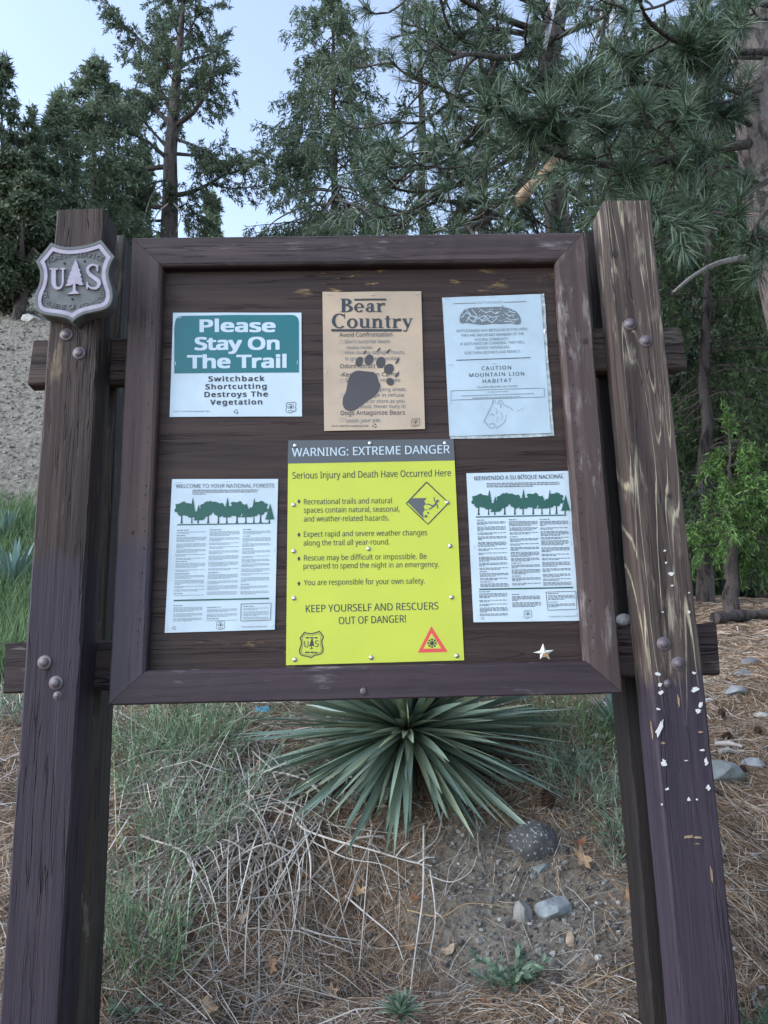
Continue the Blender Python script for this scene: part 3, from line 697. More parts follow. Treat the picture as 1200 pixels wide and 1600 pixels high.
# the teal field as a fan of strips so that it follows the sheet
us_ = np.concatenate([[0, .004, .009, .015, .024, .04, .062], np.linspace(.1, .9, 14), [.938, .955, .97, .981, .989, .995, 1]])
for i in range(len(us_)-1):
    def cut(u_):
        x = 118+(1133-118)*u_; a = np.interp(x, [118, 124, 130, 140, 155, 180, 640, 1080, 1105, 1120, 1128, 1133], [490, 440, 420, 404, 394, 388, 381, 379, 386, 398, 412, 440]); return x, a
    (xa, ya), (xb, yb) = cut(us_[i]), cut(us_[i+1]); ba, bb = 855-7*us_[i], 855-7*us_[i+1]
    p.rect('colour_field', 'teal', [(xa, ya), (xb, yb), (xb, bb), (xa, ba)], .0004, 6)
for t, a, b, cap, bo in (('Please', (333, 518), (935, 516), 96, .085), ('Stay On', (293, 664), (968, 660), 98, .085), ('The Trail', (232, 812), (1025, 808), 100, .085)): p.text(t, a, b, cap, 'ink_white', 'heading', bo, .0009)
for t, a, b in (('Switchback', (398, 921), (850, 918)), ('Shortcutting', (373, 985), (868, 980)), ('Destroys The', (366, 1048), (878, 1044)), ('Vegetation', (412, 1111), (832, 1108))): p.text(t, a, b, 40, 'ink', 'lettering', .06, .0006, 1.15)
p.text('R-41-81 UNICOR Cumberland, MD', (115, 1172), (405, 1170), 12, 'ink_grey', 'small_print')
p.recycle(622, 1168, 14); p.logo(1068, 1133, 84, 92, 'ink'); p.staples(((165, 403, .5), (128, 775, 1.5), (1120, 768, 1.5), (640, 380, 0))); p.done()

# 2 the bear poster
p = Poster('bear_poster', 'tan Bear Country poster with a big dark paw print', 'poster', (490, 440, 6.316), [(88, 108), (1060, 102), (1098, 1460), (105, 1478)], M['gold'], 2, .0048); p.rng = np.random.default_rng(2)
def serif_word(wd, x0, x1, base, cap):
    adv = 0; items = []
    for ch in wd: g, a = serif(ch); items.append((adv, g)); adv += a+.02
    k = (x1-x0)/adv
    for ax, g in items: p.polys('heading', 'ink', [np.stack([x0+(q[:, 0]+ax)*k, base-q[:, 1]*cap], 1) for q in g], .0006)
serif_word('Bear', 265, 715, 308, 134); serif_word('Country', 180, 985, 466, 142)
p.rect('heading', 'ink', [(400, 176), (715, 176), (715, 193), (400, 193)], .0006); p.rect('heading', 'ink', [(176, 477), (868, 477), (868, 500), (176, 500)], .0006)
for t, x0, x1, y, cap in (('Avoid Confrontation', 255, 775, 553, 40), ("Don't surprise bears", 310, 752, 617, 34), ('-make noise.', 318, 585, 676, 34), ('Hike during daylight hours,', 312, 898, 724, 34), ('in groups when possible.', 312, 850, 785, 34), ('Odors Attract Bears', 262, 770, 863, 40), ('-Keep a Clean Camp', 262, 835, 945, 40), ('Store food in vehicles', 315, 853, 997, 34),
                          ('sleeping areas.', 560, 915, 1088, 34), ('Put garbage in refuse', 345, 890, 1145, 34), ('containers or store as you', 300, 896, 1204, 34), ('would food. Never bury it!', 300, 905, 1256, 34), ('Dogs Antagonize Bears', 268, 900, 1322, 42), ('Leash your pet.', 320, 665, 1394, 36)):
    p.text(t, (x0, y), (x1, y-4), cap, 'ink_grey' if cap < 38 else 'ink', 'lettering', .004)
for y in (600, 706, 985, 1130, 1372): q = np.array([(262, y-17), (294, y-17), (294, y+14), (262, y+14), (262, y-17)], float); p.stroke(q, 3, 'ink_pale', 'tick_box')
p.text('R-5-61 UNICOR Cumberland, MD', (180, 1440), (540, 1437), 18, 'ink', 'small_print', .01)
pad = spline([(330, 1040), (345, 970), (385, 905), (440, 886), (510, 900), (580, 895), (625, 935), (640, 990), (658, 1030), (640, 1090), (590, 1145), (520, 1190), (450, 1245), (380, 1282), (320, 1270), (288, 1220), (292, 1150), (320, 1090), (330, 1040)], 60)[:-1]
# paw pad as rows of quads so it follows the curl of the sheet
ys = np.linspace(pad[:, 1].min()+1, pad[:, 1].max()-1, 30); E = []
for y in ys:
    xs_ = []
    for a, b in zip(pad, np.roll(pad, -1, 0)):
        if (a[1]-y)*(b[1]-y) <= 0 and a[1] != b[1]: xs_.append(a[0]+(b[0]-a[0])*(y-a[1])/(b[1]-a[1]))
    E.append((min(xs_), max(xs_)))
for i in range(29): p.rect('paw_print', 'paw', [(E[i][0], ys[i]), (E[i][1], ys[i]), (E[i+1][1], ys[i+1]), (E[i+1][0], ys[i+1])], .0009, 4)
p.polys('paw_print', 'paw', [ell(450, 798, 34, 50, .45), ell(547, 780, 42, 54, .4), ell(662, 805, 45, 55, .35), ell(742, 870, 46, 54, .7), ell(755, 995, 40, 36, .6)], .0009)
p.polys('paw_print', 'paw', [np.array(q, float) for q in (((487, 722), (508, 692), (525, 686), (512, 714), (492, 728)), ((620, 700), (640, 668), (664, 656), (650, 684), (630, 702)), ((712, 712), (735, 682), (762, 672), (745, 700), (725, 718)), ((803, 812), (825, 775), (848, 750), (838, 792), (818, 822)), ((800, 940), (822, 915), (845, 888), (840, 925), (818, 950)))], .0010)
p.recycle(602, 1428, 17); p.logo(1005, 1396, 86, 84, 'ink'); p.staples(((155, 135, 0), (583, 140, 0), (1018, 133, 0), (120, 900, 1.4), (1042, 850, 1.5))); p.done()

# 3 rattlesnake and mountain lion sheet in a torn sleeve
p = Poster('wildlife_notice', 'pale rattlesnake and mountain lion notice in a torn clear sleeve', 'notice', (680, 440, 6.0), [(68, 158), (985, 126), (1080, 1425), (132, 1455)], M['paper_old'], 3, .0028, None, .0030); p.rng = np.random.default_rng(3)
sv = [(64, 154), (1018, 118), (1030, 240), (1045, 520), (1058, 760), (1085, 1000), (1096, 1240), (1113, 1448), (900, 1462), (640, 1470), (400, 1474), (140, 1476)]
fr = np.array([p.S(p.C(*q), -.0022) for q in sv]); bk = fr.copy(); bk[:, 1] += .0008
mb = MB(); mb.ngon_prism(fr[::-1], bk[::-1]); mb.build('plastic_sleeve', M['sleeve'], p.root)
rg = np.random.default_rng(5)
for k in range(26):      # white flecks on the torn sleeve edge, its glints put into the colour
    t = rg.random(); x = 1000+95*t+rg.normal()*6+8; y = 150+1290*t
    P = [p.S(p.C(x+rg.normal()*7, y+rg.normal()*26), rg.random()*.004-.001) for _ in range(4)]
    mb = p.mbs.setdefault(('torn_edge_glint', 'scrap'), MB()); mb.add(np.array(P[:3]), [(0, 1, 2)])
M_dot = p.text
p.stroke([(165, 216), (390, 209)], 5, 'ink_grey', 'rule'); p.stroke([(640, 202), (850, 196)], 5, 'ink_grey', 'rule'); p.stroke([(195, 745), (540, 733), (890, 720)], 6, 'ink', 'rule')
p.text('RATTLESNAKES', (402, 217), (628, 209), 22, 'ink_pale', 'lettering')
sn = spline([(225, 372), (235, 320), (270, 275), (330, 256), (420, 250), (520, 246), (600, 243), (690, 258), (760, 293), (792, 340), (800, 388), (770, 412), (700, 398), (620, 404), (540, 402), (440, 412), (360, 405), (290, 396), (240, 402), (225, 372)], 60)[:-1]
p.polys('snake_drawing', 'ink_grey', [sn, np.array([(600, 320), (618, 260), (630, 222), (640, 262), (632, 330)], float)], .0004)
for q in ([(240, 350), (290, 300), (340, 330), (400, 345), (440, 380)], [(285, 270), (330, 320), (290, 385)], [(340, 270), (390, 330), (350, 395)], [(300, 350), (340, 330), (395, 360), (350, 385), (300, 350)], [(400, 350), (450, 330), (500, 360)], [(430, 385), (480, 365), (530, 390), (580, 350)], [(420, 270), (470, 300), (520, 285), (560, 310), (600, 290)], [(500, 330), (540, 345), (590, 335)], [(650, 300), (690, 330), (740, 320)], [(660, 350), (710, 370), (770, 360)], [(690, 280), (720, 300), (750, 300)], [(640, 385), (690, 380), (740, 395)]):
    p.stroke(q, 7, 'paper_old', 'snake_drawing', .0008)
for i in range(60):
    x, y = rg.uniform(250, 780), rg.uniform(262, 395); p.polys('snake_drawing', 'paper_old', [ell(x, y, rg.uniform(4, 10), rg.uniform(3, 5), rg.uniform(-1, 1), 6)], .0009)
for t, x0, x1, y in (('RATTLESNAKES MAY BE FOUND IN THIS AREA', 198, 858, 485), ('THEY ARE IMPORTANT MEMBERS OF THE', 238, 825, 527), ('NATURAL COMMUNITY.', 368, 690, 564), ('IF DISTURBED OR CORNERED, THEY WILL', 232, 835, 606), ('DEFEND THEMSELVES.', 375, 698, 642), ('GIVE THEM DISTANCE AND RESPECT.', 272, 800, 690)): p.text(t, (x0, y), (x1, y-(x1-x0)*.033), 24, 'ink_grey', 'lettering')
for t, x0, x1, y in (('CAUTION', 433, 708, 838), ('MOUNTAIN LION', 317, 830, 902), ('HABITAT', 443, 712, 958)): p.text(t, (x0, y), (x1, y-(x1-x0)*.03), 34, 'ink', 'lettering', .008, .0006, 1.2)
p.text('You are in Mountain Lion Country', (388, 1006), (768, 994), 20, 'ink_grey', 'lettering')
p.stroke([(145, 1031), (1016, 1004), (1020, 1088), (146, 1118), (145, 1031)], 4, 'ink_grey', 'rule')
p.bars(240, 920, 1078, 9, 'ink_pale', 'small_print', -.033, 1); p.bars(345, 800, 1098, 9, 'ink_pale', 'small_print', -.033, 1); p.bars(490, 680, 1042, 8, 'ink_pale', 'small_print', -.033, 1)
for q, w_ in (([(545, 1130), (515, 1190), (480, 1262), (452, 1312), (462, 1330), (492, 1344)], 7), ([(470, 1330), (500, 1368), (530, 1380), (552, 1362), (545, 1335), (500, 1345)], 7), ([(528, 1165), (535, 1125), (550, 1118), (568, 1150)], 5), ([(580, 1160), (598, 1120), (622, 1128), (640, 1165)], 7), ([(600, 1140), (612, 1160), (608, 1190)], 9), ([(640, 1165), (690, 1185), (725, 1212)], 6), ([(560, 1375), (610, 1355), (650, 1310), (662, 1250)], 5), ([(512, 1258), (530, 1248), (550, 1262)], 8), ([(452, 1312), (470, 1312)], 10), ([(590, 1270), (575, 1300), (585, 1330)], 4), ([(560, 1190), (575, 1220), (565, 1250)], 4), ([(610, 1230), (625, 1270), (610, 1300)], 4), ([(575, 1370), (580, 1395)], 4), ([(760, 1225), (800, 1205), (830, 1190)], 3)):
    p.stroke(spline(q, 14), w_, 'ink_pale', 'lion_drawing')
p.staples(((105, 168, -.3), (540, 150, 0), (1000, 138, 0), (138, 785, 0), (545, 773, 0), (525, 450, 0), (136, 1130, 1.5), (160, 1440, -.4))); p.done()

# 4 / 5 the two forest welcome sheets
CROWNS = [(270, 365, 78, 62), (480, 365, 62, 60), (520, 355, 70, 56), (590, 375, 58, 62), (750, 370, 80, 68), (955, 362, 66, 62), (700, 385, 40, 42), (420, 420, 60, 42), (880, 400, 50, 40), (330, 400, 50, 40), (640, 400, 60, 36)]
FIRS = [(352, 262, 440, 38), (405, 325, 465, 46), (660, 262, 440, 40), (830, 318, 440, 50), (898, 270, 430, 34), (1040, 320, 462, 46)]
def forest(p, mp, mat):
    r = np.random.default_rng(4)
    for k, (cx, cy, rx, ry) in enumerate(CROWNS):
        a = np.linspace(0, 2*math.pi, 40, endpoint=False); q = 1+.10*np.sin(a*7+k)+.05*r.normal(size=40)
        p.polys('tree_print', mat, [np.array([mp(*z) for z in np.stack([cx+rx*q*np.cos(a), cy+ry*q*np.sin(a)], 1)])], .0004+k*2e-5)
    for k, (cx, y0, y1, wd) in enumerate(FIRS):
        L_ = []; R_ = []
        for i in range(9):
            t = i/8; y = y0+(y1-y0)*t; e = wd*t
            L_ += [(cx-e, y), (cx-e*.72, y+4)]; R_ += [(cx+e, y-3), (cx+e*.72, y+1)]
        p.polys('tree_print', mat, [np.array([mp(*z) for z in ([(cx, y0-4)]+R_+L_[::-1])])], .0008+k*2e-5)
    for cx, w_ in ((256, 10), (346, 7), (402, 7), (492, 10), (583, 9), (657, 8), (748, 10), (827, 8), (898, 7), (958, 10), (1036, 7)):
        p.polys('tree_print', 'ink', [np.array([mp(*z) for z in ((cx-w_*.5, 410), (cx+w_*.5, 410), (cx+w_*.7, 480), (cx+w_*1.3, 494), (cx-w_*1.3, 494), (cx-w_*.7, 480))])], .0003)
def columns(p, cols, pitch, h, mat, shear, slope, seed):
    r = np.random.default_rng(seed); p.rng = r
    for x0, x1, y0, y1 in cols:
        y = y0; k = 0; head = True
        while y < y1:
            n = int(r.integers(2, 5))
            if head or r.random() < .22: p.bars(x0-shear*(y-560), x0-shear*(y-560)+(x1-x0)*r.uniform(.25, .5), y, h*1.15, 'ink_grey', 'small_print', slope, 1); y += pitch*1.6; head = False
            for i in range(n):
                if y > y1: break
                p.bars(x0-shear*(y-560), x1-shear*(y-560), y, h, mat, 'small_print', slope, 1 if i < n-1 else r.uniform(.15, .8)); y += pitch
            y += pitch*r.uniform(.6, 1.3)
p = Poster('welcome_notice', 'white English notice headed WELCOME TO YOUR NATIONAL FORESTS with green trees', 'notice', (240, 730, 5.714), [(168, 110), (1113, 107), (1083, 1450), (103, 1480)], M['paper'], 4, .0036, 'forest welcome notices'); p.rng = np.random.default_rng(4)
p.text('WELCOME TO YOUR NATIONAL FORESTS', (203, 190), (1078, 183), 34, 'ink_grey', 'heading', .014)
for y, a, b in ((210, 352, 935), (226, 350, 925), (243, 350, 470)): p.bars(a, b, y, 8, 'ink_grey', 'small_print', -.008, 1)
forest(p, lambda x, y: (x-.02*(y-400), y+8-.008*(x-600)), 'ink_green')
p.stroke([(215, 517), (640, 510), (1045, 502)], 9, 'ink_green', 'rule'); p.stroke([(183, 1192), (600, 1182), (1032, 1172)], 13, 'ink_green', 'rule')
columns(p, ((212, 475, 566, 1150), (505, 770, 562, 1145), (800, 1050, 558, 1135)), 11, 5.0, 'ink_pale', .045, -.02, 21)
columns(p, ((212, 470, 1238, 1380), (510, 780, 1252, 1380)), 11, 5.0, 'ink_pale', .045, -.02, 22)
p.stroke([(783, 1222), (1050, 1214), (1045, 1365), (780, 1374), (783, 1222)], 6, 'ink_grey', 'rule')
columns(p, ((825, 1050, 1243, 1358),), 11, 5, 'ink_pale', .03, -.02, 23)
p.text('Printed UNICOR Cumberland, MD', (788, 1434), (1012, 1428), 14, 'ink_grey', 'small_print'); p.recycle(188, 1437, 13, 'ink_grey'); p.logo(600, 1412, 74, 82, 'ink')
p.staples(((228, 135, .2), (665, 125, 0), (1090, 135, -.5), (180, 780, 1.5), (1075, 735, 1.5), (155, 1410, -1), (1060, 1412, .7))); p.done()

p = Poster('welcome_notice', 'white Spanish notice headed BIENVENIDO A SU BOSQUE NACIONAL with dense print', 'notice', (720, 720, 5.0), [(42, 100), (845, 80), (938, 1250), (98, 1262)], M['paper'], 5, .0024, 'forest welcome notices'); p.rng = np.random.default_rng(5)
p.text('BIENVENIDO A SU BOSQUE NACIONAL', (105, 155), (800, 138), 31, 'ink', 'heading', .014)
for y, a, b in ((180, 198, 765), (193, 200, 770), (206, 200, 560)): p.bars(a, b, y, 7, 'ink_grey', 'small_print', -.018, 1)
forest(p, lambda x, y: (85+(x-195)*.865+.045*(y-300)*.0, 222+(y-258)*.86-.018*(x-300)*.6), 'ink_green')
p.stroke([(115, 441), (470, 433), (823, 426)], 9, 'ink_green', 'rule'); p.stroke([(143, 1005), (510, 998), (875, 990)], 11, 'ink_green', 'rule')
columns(p, ((128, 350, 465, 985), (378, 600, 462, 985), (620, 838, 460, 978)), 10, 5.4, 'ink_grey', -.055, -.02, 31)
columns(p, ((122, 340, 1024, 1215), (378, 600, 1045, 1150)), 10, 5.4, 'ink_grey', -.04, -.02, 32)
p.stroke([(663, 1026), (895, 1020), (904, 1160), (678, 1168), (663, 1026)], 5, 'ink_grey', 'rule'); columns(p, ((660, 865, 1038, 1150),), 10, 5, 'ink_grey', -.04, -.02, 33)
p.text('Printed UNICOR Cumberland, MD', (688, 1224), (892, 1219), 12, 'ink_grey', 'small_print'); p.recycle(169, 1232, 10, 'ink_grey'); p.logo(521, 1200, 64, 70, 'ink_green')
p.staples(((100, 126, 0), (480, 105, 0), (785, 97, 0), (96, 670, 1.5), (852, 645, 1.5), (130, 1210, -1), (898, 1200, 1.4), (560, 1240, 0))); p.done()

# 6 the yellow warning sign
p = Poster('warning_sign', 'tall fluorescent yellow sign headed WARNING: EXTREME DANGER', 'sign', (430, 670, 3.871), [(80, 72), (1078, 65), (1142, 1400), (66, 1430)], M['yellow'], 6, .0004, None, .0026); p.rng = np.random.default_rng(6)
B = 180*3.871   # second crop starts 180 px lower
p.rect('heading_band', 'charcoal', [(80, 72), (1078, 65), (1085, 193), (76, 212)], .0004)
p.text('WARNING: EXTREME DANGER', (103, 170), (1055, 150), 50, 'ink_white', 'heading', .010, .0009)
p.text('Serious Injury and Death Have Occurred Here', (105, 304), (1062, 288), 40, 'ink', 'lettering', .006)
for t, x0, x1, y in (('Recreational trails and natural', 174, 705, 459), ('spaces contain natural, seasonal,', 174, 752, 510), ('and weather-related hazards.', 174, 688, 563), ('Expect rapid and severe weather changes', 174, 918, 655), ('along the trail all year-round.', 172, 692, 708), ('Rescue may be difficult or impossible. Be', 174, 915, 798), ('prepared to spend the night in an emergency.', 172, 990, 151+B), ('You are responsible for your own safety.', 174, 905, 250+B)):
    p.text(t, (x0, y), (x1, y-(x1-x0)*.014), 33, 'ink', 'lettering', .006)
for y in (441, 642, 90+B, 240+B): p.polys('bullet', 'ink', [np.array([(144, y-15), (154, y), (144, y+15), (134, y)], float)], .0006)
p.text('KEEP YOURSELF AND RESCUERS', (186, 414+B), (986, 396+B), 44, 'ink', 'lettering', .010); p.text('OUT OF DANGER!', (385, 486+B), (790, 474+B), 44, 'ink', 'lettering', .010)
p.stroke([(915, 324), (1048, 450), (923, 579), (792, 453), (915, 324)], 7, 'ink', 'hazard_diamond')
p.polys('hazard_diamond', 'charcoal', [np.array([(802, 447), (826, 422), (915, 420), (900, 440), (910, 455), (896, 470), (904, 490), (892, 508), (898, 545)], float)], .0006)
p.polys('hazard_diamond', 'charcoal', [ell(911, 530, 10, 8), ell(924, 510, 6, 6), ell(912, 492, 5, 4), ell(981, 438, 9, 9)], .0006)
for q, w_ in (([(975, 448), (962, 465), (950, 470)], 12), ([(950, 470), (930, 458), (913, 458)], 7), ([(955, 470), (942, 482), (926, 487)], 7), ([(972, 446), (962, 435), (960, 415)], 6), ([(966, 455), (980, 464), (982, 484)], 6)): p.stroke(spline(q, 8), w_, 'charcoal', 'hazard_diamond', .0007)
p.logo(220, 609+B, 144, 160, 'ink', .0006, True)
p.polys('avalanche_triangle', 'ink_red', [np.array([(944, 498+B), (1042, 652+B), (862, 657+B)], float)], .0005); p.polys('avalanche_triangle', 'yellow', [np.array([(945, 540+B), (1004, 632+B), (895, 634+B)], float)], .0008)
c0 = np.array([948, 600+B])
for k in range(8):
    a = k*math.pi/4; e = c0+np.array([math.cos(a), math.sin(a)])*28; p.stroke([c0, (c0+e)/2, e], 6, 'ink', 'avalanche_triangle', .0011)
    for r_, l_ in ((20, 9),):
        q = c0+np.array([math.cos(a), math.sin(a)])*r_
        for sgn in (-1, 1): p.stroke([q, q+np.array([math.cos(a+sgn*.9), math.sin(a+sgn*.9)])*l_], 5, 'ink', 'avalanche_triangle', .0011)
p.screws(((122, 104), (575, 89), (1028, 89), (112, 462), (1040, 448), (113, 741), (565, 727), (1058, 710), (114, 329+B), (1067, 323+B), (119, 700+B), (581, 688+B), (1098, 677+B))); p.done()

# the little star
star = thing('star_ornament', 'small pale star with a coppery centre resting on the lower frame ledge', 'ornament')
def CB(x, y): return (720+x/5.0, 720+y/5.0)
sp_ = [(642, 1425), (664, 1480), (728, 1478), (682, 1512), (698, 1552), (652, 1530), (618, 1550), (620, 1510), (565, 1498), (620, 1482)]
mb = MB(); YS = FR_Y+.006
f_ = np.array([PT(*CB(*q), YS) for q in sp_]); c_ = f_.mean(0)
mb.add(np.vstack([f_, c_+[0, -.007, 0], c_+[0, .006, 0]]), [(i, (i+1) % 10, 10) for i in range(10)] + [((i+1) % 10, i, 11) for i in range(10)]); mb.build('star_body', plain('star glaze', (.52, .56, .48), .4, .5, 0, .1, 60), star)
mb = MB(); r = np.random.default_rng(3); a = np.arange(8)*math.pi/4; cc = np.array(CB(656, 1518))
ring = np.array([PT(cc[0]+3.4*math.cos(t)+r.normal()*.4, cc[1]+3.4*math.sin(t), YS-.0075) for t in a]); mb.ngon_prism(ring, ring+[0, .006, 0]); mb.build('copper_centre', plain('copper centre', (.42, .20, .10), .45, .5, .2, .5, 200), star)

# ------------------------------------------------------------------ ground
def axis_pts(lo, hi, n, c, k):
    a = np.linspace(math.asinh((lo-c)/k), math.asinh((hi-c)/k), n); return c + k*np.sinh(a)
gx = axis_pts(-160, 160, 420, .3, 1.1); gy = axis_pts(-40, 200, 460, 2.9, 1.0)
GX, GY = np.meshgrid(gx, gy); GZ = H(GX, GY)
mb = MB(); nx, ny = len(gx), len(gy); i = np.arange(ny-1)[:, None]*nx; j = np.arange(nx-1)[None]
mb.add(np.stack([GX, GY, GZ], -1).reshape(-1, 3), np.stack([i+j, i+j+1, i+nx+j+1, i+nx+j], -1).reshape(-1, 4))
def ground_mat():
    m, N, L, B = newmat('forest soil and scree')
    a = node(N, 'ShaderNodeAttribute', attribute_name='zone'); sp = N.new('ShaderNodeSeparateColor'); L.new(a.outputs['Color'], sp.inputs[0])
    n1 = noise_at(N, L, 3.0, 6, .6); n2 = noise_at(N, L, 60, 5, .65); n3 = noise_at(N, L, 14, 6, .6)
    soil = ramp(N, [(.3, (.095, .082, .066)), (.5, (.165, .145, .118)), (.72, (.25, .225, .19))]); L.new(n2, soil.inputs[0])
    lit = ramp(N, [(.28, (.055, .038, .027)), (.5, (.14, .098, .068)), (.72, (.25, .185, .13))]); L.new(n2, lit.inputs[0])
    tc = N.new('ShaderNodeTexCoord'); vo = N.new('ShaderNodeTexVoronoi'); vo.inputs['Scale'].default_value = 16; L.new(tc.outputs['Object'], vo.inputs['Vector'])
    vs = N.new('ShaderNodeSeparateColor'); L.new(vo.outputs['Color'], vs.inputs[0])
    scr = ramp(N, [(0, (.10, .092, .08)), (.55, (.18, .168, .142)), (1, (.26, .245, .21))]); L.new(vs.outputs[0], scr.inputs[0])
    scr2 = mixc(N, L, .45, scr.outputs[0], soil.outputs[0])
    mm = math_(N, L, 'MULTIPLY', math_(N, L, 'SUBTRACT', math_(N, L, 'ADD', sp.outputs[0], math_(N, L, 'MULTIPLY', math_(N, L, 'SUBTRACT', n3, .5), 1.2)), .35), 3, clamp=True)
    c = mixc(N, L, mm, soil.outputs[0], lit.outputs[0]); c = mixc(N, L, sp.outputs[1], c, scr2)
    L.new(c, B.inputs['Base Color']); B.inputs['Roughness'].default_value = .95; B.inputs['Specular IOR Level'].default_value = .15
    h = math_(N, L, 'ADD', math_(N, L, 'MULTIPLY', n2, .5), math_(N, L, 'MULTIPLY', vo.outputs['Distance'], 1.0))
    bump(N, L, B, h, .8, .03); return m
gd = mb.build('ground', ground_mat(), None, True); gd['kind'] = 'structure'
bare = np.exp(-(((GX-.50)/.42)**2+((GY-2.72)/.34)**2))+.8*np.exp(-(((GX-.75)/.25)**2+((GY-2.45)/.2)**2))
hillm = sstep(-1.7, -2.6, GX+.12*(GY-6))*sstep(4.2, 6.5, GY)
zone = np.zeros((nx*ny, 4)); zone[:, 0] = np.clip(1-1.3*bare, 0, 1).ravel(); zone[:, 1] = hillm.ravel(); zone[:, 3] = 1
ca = gd.data.color_attributes.new('zone', 'FLOAT_COLOR', 'POINT'); ca.data.foreach_set('color', zone.astype(np.float32).ravel())

# ------------------------------------------------------------------ trees
def bark(name, a, b, sc_=14, stretch=.22, bumps=.8):
    m, N, L, B = newmat(name)
    f1 = noise_at(N, L, sc_, 6, .62, (2, 1, 5), (1, 1, stretch), .6); f2 = noise_at(N, L, sc_*.45, 3, .5, (7, 3, 1), (1, 1, stretch*1.6), 1.0); n = noise_at(N, L, sc_*3.5, 6, .7, (0, 0, 0), (1, 1, .6))
    h = math_(N, L, 'ADD', math_(N, L, 'MULTIPLY', f1, .6), math_(N, L, 'MULTIPLY', f2, .4))
    e = ramp(N, [(.40, (0, 0, 0)), (.50, (1, 1, 1))]); L.new(h, e.inputs[0])
    r = ramp(N, [(.3, a), (.7, b)]); L.new(n, r.inputs[0])
    c = mixc(N, L, e.outputs[0], tuple(x*.5 for x in a), r.outputs[0]); L.new(c, B.inputs['Base Color']); B.inputs['Roughness'].default_value = .9
    B.inputs['Specular IOR Level'].default_value = .15
    bump(N, L, B, math_(N, L, 'ADD', math_(N, L, 'MULTIPLY', e.outputs[0], .7), math_(N, L, 'MULTIPLY', n, .5)), bumps, .02); return m
M['bark_fir'] = bark('dark fir bark', (.045, .038, .036), (.10, .085, .080))
M['bark_pine'] = bark('pinkish pine bark', (.115, .096, .090), (.215, .185, .172), 13, .34, 1.0)
M['bark_limb'] = bark('dark limb bark', (.050, .042, .038), (.11, .095, .085), 40, .5)
M['dead_wood'] = plain('bleached dead wood', (.34, .32, .30), .8, .2, 0, .3, 30)
M['tan_wood'] = plain('broken tan wood', (.36, .24, .15), .8, .2, 0, .35, 25)
GREEN = lambda a, k=1.0: [(0, tuple(x*.55*k for x in a)), (.5, tuple(x*k for x in a)), (.9, tuple(min(1, x*1.5*k) for x in a)), (1, tuple(min(1, x*1.8*k) for x in a))]
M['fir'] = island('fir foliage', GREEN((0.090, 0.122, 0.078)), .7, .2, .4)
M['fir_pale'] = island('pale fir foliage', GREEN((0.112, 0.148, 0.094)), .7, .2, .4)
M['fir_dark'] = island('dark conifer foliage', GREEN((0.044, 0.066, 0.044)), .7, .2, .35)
M['oak'] = island('dark oak leaves', GREEN((0.066, 0.088, 0.050)), .6, .3, .2)
M['cedar'] = island('cedar foliage', GREEN((0.050, 0.082, 0.034)), .65, .25, .3)
M['cedar_fresh'] = island('fresh cedar foliage', GREEN((0.080, 0.150, 0.040)), .6, .3, .3)
M['needle'] = island('long pine needles', GREEN((0.062, 0.100, 0.058), 1.05), .42, .5, .12)

def unit(v): return v/(np.linalg.norm(v, axis=-1, keepdims=True)+1e-9)
def curve(p0, d, L_, droop, rng, n=6, curl=0.0, wig=.08):
    """a branch that leaves p0 along d, bending down (droop) and up again (curl)"""
    P = [np.array(p0, float)]; d = unit(np.array(d, float)); st = L_/(n-1)
    for i in range(n-1):
        s = i/(n-1); d = unit(d + np.array([0, 0, -droop*(1-s) + curl*s])*(.9) + rng.normal(size=3)*wig); P.append(P[-1]+d*st)
    return np.array(P)
def resample(P, n):
    d = np.concatenate([[0], np.cumsum(np.linalg.norm(np.diff(P, axis=0), axis=1))]); t = np.linspace(0, d[-1], n)
    return np.stack([np.interp(t, d, P[:, k]) for k in range(3)], 1)

def leafy_limb(W, F, P, r0, rng, tw_len, per_m, leaf, leaf_w, hang=.35, start=.25, dens=1.0, k=5, flat=.5, nleaf=26, up=None):
    """a limb, its side twigs and their leaves"""
    n = len(P); W.tube(P, np.linspace(r0, r0*.25, n), k)
    L_ = np.linalg.norm(np.diff(P, axis=0), axis=1).sum(); nt_ = max(3, int(L_*per_m))
    d = np.concatenate([[0], np.cumsum(np.linalg.norm(np.diff(P, axis=0), axis=1))])/L_
    C_, D_, = [], []
    for q in range(nt_):
        s = start+(1-start)*(q+rng.random())/nt_
        p = np.array([np.interp(s, d, P[:, a]) for a in range(3)]); p2 = np.array([np.interp(min(1, s+.06), d, P[:, a]) for a in range(3)]); p1 = np.array([np.interp(max(0, s-.06), d, P[:, a]) for a in range(3)])
        ax = unit(p2-p1); sd = unit(np.cross(ax, [0, 0, 1.0]))*(1 if q % 2 else -1)
        dr = unit(ax*rng.uniform(.4, 1.0)+sd*rng.uniform(.3, 1.0)+np.array([0, 0, rng.normal()*flat-hang*.4]))
        l = tw_len*(1.15-.75*s)*rng.uniform(.6, 1.25)
        T = curve(p, dr, l, hang, rng, 5, .1, .12); W.tube(T, np.linspace(max(.004, r0*.16), .003, 5), 3)
        m = max(4, int(nleaf*dens*l/tw_len)); t = rng.random(m)**.8*4; i_ = np.minimum(t.astype(int), 3); fr = (t-i_)[:, None]
        c = T[i_]*(1-fr)+T[i_+1]*fr; ax2 = unit(T[i_+1]-T[i_])
        C_.append(c+rng.normal(size=(m, 3))*leaf*.22); D_.append(unit(ax2*.8+rng.normal(size=(m, 3))*.62+np.array([0, 0, -.18])))
    C_ = np.concatenate(C_); D_ = np.concatenate(D_); m = len(C_)
    F.kites(C_, D_, leaf*rng.uniform(.6, 1.3, m), leaf_w*rng.uniform(.7, 1.3, m), rng, up)

